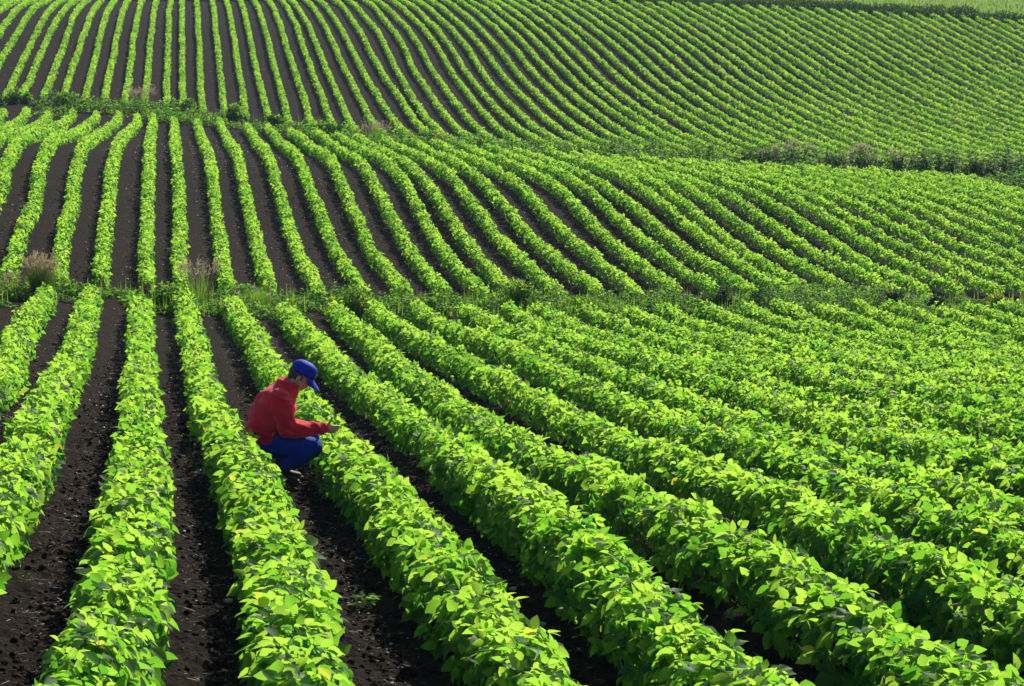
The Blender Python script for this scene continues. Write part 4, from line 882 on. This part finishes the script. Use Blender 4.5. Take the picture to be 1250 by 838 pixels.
link('hem', fuse_plain(bm, 'hem'), M_RED, jacket)
bm = bmesh.new()   # stand-up collar
cc = [(.062, 0, .865), (.078, 0, .905), (.085, 0, .93)]
up_c = nrm(np.array([.42, 0, .91])); fc = np.cross(np.array([0, 1., 0]), up_c)
rings = []
for h, r in ((-.05, .115), (.02, .096), (.062, .088), (.062, .076), (.0, .074)):
    rings.append([bm.verts.new(np.array([.062, 0, .89])+up_c*h+fc*r*1.05*math.cos(a)+np.array([0, 1., 0])*r*math.sin(a)) for a in np.linspace(0, 2*math.pi, 28, endpoint=False)])
for a, b in zip(rings, rings[1:]):
    for k in range(28): bm.faces.new((a[k], a[(k+1) % 28], b[(k+1) % 28], b[k]))
me = bpy.data.meshes.new('collar'); bm.to_mesh(me); bm.free()
for p in me.polygons: p.use_smooth = True
link('collar', me, M_RED, jacket)
bm = bmesh.new(); sweep(bm, [(-.10, -.212, .485), (-.085, -.214, .515)], [.005, .005], 8, 2)
me = bpy.data.meshes.new('pocket_zip'); bm.to_mesh(me); bm.free(); link('pocket_zip', me, M_ZIP, jacket)

# trousers
bm = bmesh.new()
sweep(bm, [(-.22, 0, .33), (-.17, 0, .37), (-.14, 0, .44)], [(.13, .185), (.14, .185), (.125, .165)], 20)
for s in (-1, 1):
    hip, kn, an = LEG[s]
    sweep(bm, [hip, hip*.5+kn*.5+np.array([0, 0, .010]), kn+np.array([.005, 0, 0])], [.122, .116, .088], 18)
    sweep(bm, [kn, kn*.6+an*.4, an+np.array([.0, 0, .012])], [.086, .098, .068], 18)
fuse('trousers', bm, .011, M_BLUE, man, 5, folds(.07, .014, (.8, 0, -.5)))

# boots
for s in (-1, 1):
    hip, kn, an = LEG[s]; bm = bmesh.new()
    sweep(bm, [an+np.array([-.005, 0, .045]), an+np.array([-.01, 0, -.02]), an+np.array([-.01, 0, -.05])], [.05, .05, .048], 14)
    sweep(bm, [an+np.array([-.05, 0, -.045]), an+np.array([.045, 0, -.075]), an+np.array([.095, s*.01, -.092]), an+np.array([.155, s*.016, -.100])], [(.045, .043), (.046, .046), (.04, .048), (.030, .042)], 14)
    b = fuse('boot', bm, .010, M_BOOT, man, 3)
    bm = bmesh.new(); pts = []
    for a in np.linspace(0, 2*math.pi, 26, endpoint=False):
        px_ = .055+.155*math.cos(a); wy = (.046+.008*math.cos(a-.6))*math.sin(a); pts.append((an[0]+px_, an[1]+wy+s*.006*math.cos(a)))
    lift = lambda x: max(0., (an[0]+.095-x)*.34)
    lo = [bm.verts.new((x, y, lift(x))) for x, y in pts]; hi = [bm.verts.new((x, y, .024+lift(x))) for x, y in pts]
    bm.faces.new(list(reversed(lo))); bm.faces.new(hi)
    for k in range(26): bm.faces.new((lo[k], lo[(k+1) % 26], hi[(k+1) % 26], hi[k]))
    me = bpy.data.meshes.new('sole'); bm.to_mesh(me); bm.free(); link('sole', me, M_SOLE, b)

# hair below the cap
bm = bmesh.new()
ball(bm, hp(-.028, 0, .012), (.092, .0845, .085), (HF, HS, HU), 22)
sweep(bm, [hp(-.085, 0, .0), hp(-.088, 0, -.05), hp(-.072, 0, -.075)], [(.02, .06), (.018, .058), (.010, .045)], 14)
for s in (-1, 1): sweep(bm, [hp(.012, s*.078, .0), hp(.012, s*.076, -.035)], [.012, .007], 8, 2)
fuse('hair', bm, .007, M_HAIR, man, 2)
for s in (-1, 1):
    bm = bmesh.new(); ball(bm, hp(.087, s*.031, -.012), .0095, (HF, HS, HU), 12)
    me = bpy.data.meshes.new('eye'); bm.to_mesh(me); bm.free(); link('eye', me, M_DARKEYE, man)

# cap: crown dome with panel seams, curved brim, button, front badge
bm = bmesh.new(); rings = []
CR = 24
for i, (u, k) in enumerate(((.0, 1.0), (.03, 1.01), (.06, .985), (.085, .90), (.105, .74), (.118, .50), (.125, .24))):
    ring = []
    for a in np.linspace(0, 2*math.pi, CR, endpoint=False):
        fr = .118*k*math.cos(a)+.004; front = max(0, math.cos(a))*.012*(1 if u > .03 else .3)
        seam = 1-.012*(abs(math.sin(3*a)) < .13)
        ring.append(bm.verts.new(hp((fr+front)*seam, .096*k*math.sin(a)*seam, .022+u)))
    rings.append(ring)
for a, b in zip(rings, rings[1:]):
    for k in range(CR): bm.faces.new((a[k], a[(k+1) % CR], b[(k+1) % CR], b[k]))
bm.faces.new(rings[-1])
me = bpy.data.meshes.new('cap'); bm.to_mesh(me); bm.free()
for p in me.polygons: p.use_smooth = True
cap = link('cap', me, M_CAP, man)
sd = cap.modifiers.new('thick', 'SOLIDIFY'); sd.thickness = .003; sd.offset = -1
bm = bmesh.new(); top = []; bot = []
NB, NR = 18, 5
bd = math.radians(33)
grid = []
for j in range(NR+1):
    rowv = []
    for i in range(NB+1):
        a = -1.15+2.3*i/NB; ext = .125*(math.cos(a*1.05)**.7 if math.cos(a*1.05) > 0 else 0)*j/NR
        f0 = .118*math.cos(a)+.006; s0 = .095*math.sin(a)
        f1 = f0+ext*math.cos(bd); u1 = .024-ext*math.sin(bd)-.030*(s0/.095)**2*(.25+.75*j/NR)+.012*0
        rowv.append((f1, s0*(1+.02*j), u1))
    grid.append(rowv)
for dz, store in ((0, top), (-.005, bot)):
    for rowv in grid: store.append([bm.verts.new(hp(f_, s_, u_+dz)) for f_, s_, u_ in rowv])
for st, flip in ((top, False), (bot, True)):
    for j in range(NR):
        for i in range(NB):
            q = (st[j][i], st[j][i+1], st[j+1][i+1], st[j+1][i]); bm.faces.new(q if not flip else q[::-1])
for i in range(NB): bm.faces.new((top[NR][i], top[NR][i+1], bot[NR][i+1], bot[NR][i]))
for j in range(NR):
    bm.faces.new((top[j][0], top[j+1][0], bot[j+1][0], bot[j][0])); bm.faces.new((top[j][NB], bot[j][NB], bot[j+1][NB], top[j+1][NB]))
bmesh.ops.recalc_face_normals(bm, faces=bm.faces)
me = bpy.data.meshes.new('brim'); bm.to_mesh(me); bm.free()
for p in me.polygons: p.use_smooth = True
link('brim', me, M_CAP, cap)
bm = bmesh.new(); ball(bm, hp(.004, 0, .149), (.008, .008, .005), (HF, HS, HU), 10); me = bpy.data.meshes.new('button'); bm.to_mesh(me); bm.free(); link('button', me, M_CAP, cap)
bm = bmesh.new(); ball(bm, hp(.129, 0, .062), (.006, .027, .022), (HF, HS, HU), 16); me = bpy.data.meshes.new('badge'); bm.to_mesh(me); bm.free(); link('badge', me, M_BADGE, cap)


# ---------------------------------------------------------------- light, air, camera
sun = bpy.data.lights.new('sun', 'SUN'); sun.energy = SUN_E; sun.angle = math.radians(.53); sun.color = (1, .95, .85)
so = bpy.data.objects.new('sun', sun); COL.objects.link(so)
so.rotation_euler = Vector(SUNV).to_track_quat('Z', 'Y').to_euler(); so.location = (40, 60, 60)
w = bpy.data.worlds.new('World'); SCN.world = w; w.use_nodes = True
nt = w.node_tree; bg = nt.nodes['Background']; sky = nt.nodes.new('ShaderNodeTexSky'); sky.sky_type = 'NISHITA'; sky.sun_disc = False
sky.sun_elevation = SUN_EL; sky.sun_rotation = SUN_AZ; sky.dust_density = .4
nt.links.new(sky.outputs[0], bg.inputs[0]); bg.inputs[1].default_value = SKY_E

if HAZE:
    hz = bpy.data.meshes.new('haze'); bm = bmesh.new(); bmesh.ops.create_cube(bm, size=1)
    zmin, zmax = float(Zg.min())-1.0, max(float(Zg.max()), CAM_Z)+3
    xm_ = float(np.abs(Xg).max())+5
    for v in bm.verts: v.co = (v.co.x*2*xm_, 225+v.co.y*530, (zmin+zmax)/2+v.co.z*(zmax-zmin))
    bm.to_mesh(hz); bm.free(); ho = link('haze', hz); ho['kind'] = 'stuff'; ho['label'] = 'thin sunlit haze over the far slope'
    m, nt, out = mat('thin_haze'); pv = N_(nt, 'ShaderNodeVolumePrincipled', Density=HAZE, Anisotropy=.0); pv.inputs['Color'].default_value = (.55, .75, 1, 1)
    nt.links.new(pv.outputs[0], out.inputs['Volume']); hz.materials.append(m)

cam = bpy.data.cameras.new('camera'); cam.sensor_width = 36; cam.lens = 36*F_PX/1250; cam.clip_start = .1; cam.clip_end = 3000
co = bpy.data.objects.new('camera', cam); COL.objects.link(co)
f = Vector((math.sin(YAW)*math.cos(PITCH), math.cos(YAW)*math.cos(PITCH), -math.sin(PITCH)))
co.rotation_euler = f.to_track_quat('-Z', 'Y').to_euler(); co.location = (0, 0, CAM_Z)
SCN.camera = co
SCN.view_settings.view_transform = 'Standard'; SCN.view_settings.look = 'None'; SCN.view_settings.exposure = EXPOSURE; SCN.view_settings.gamma = 1
SCN.render.engine = 'CYCLES'
SCN.cycles.use_denoising = True
SCN.cycles.max_bounces = 8; SCN.cycles.transmission_bounces = 6; SCN.cycles.diffuse_bounces = 3; SCN.cycles.glossy_bounces = 2
SCN.cycles.volume_bounces = 0; SCN.cycles.volume_step_rate = 5
SCN.render.use_persistent_data = False
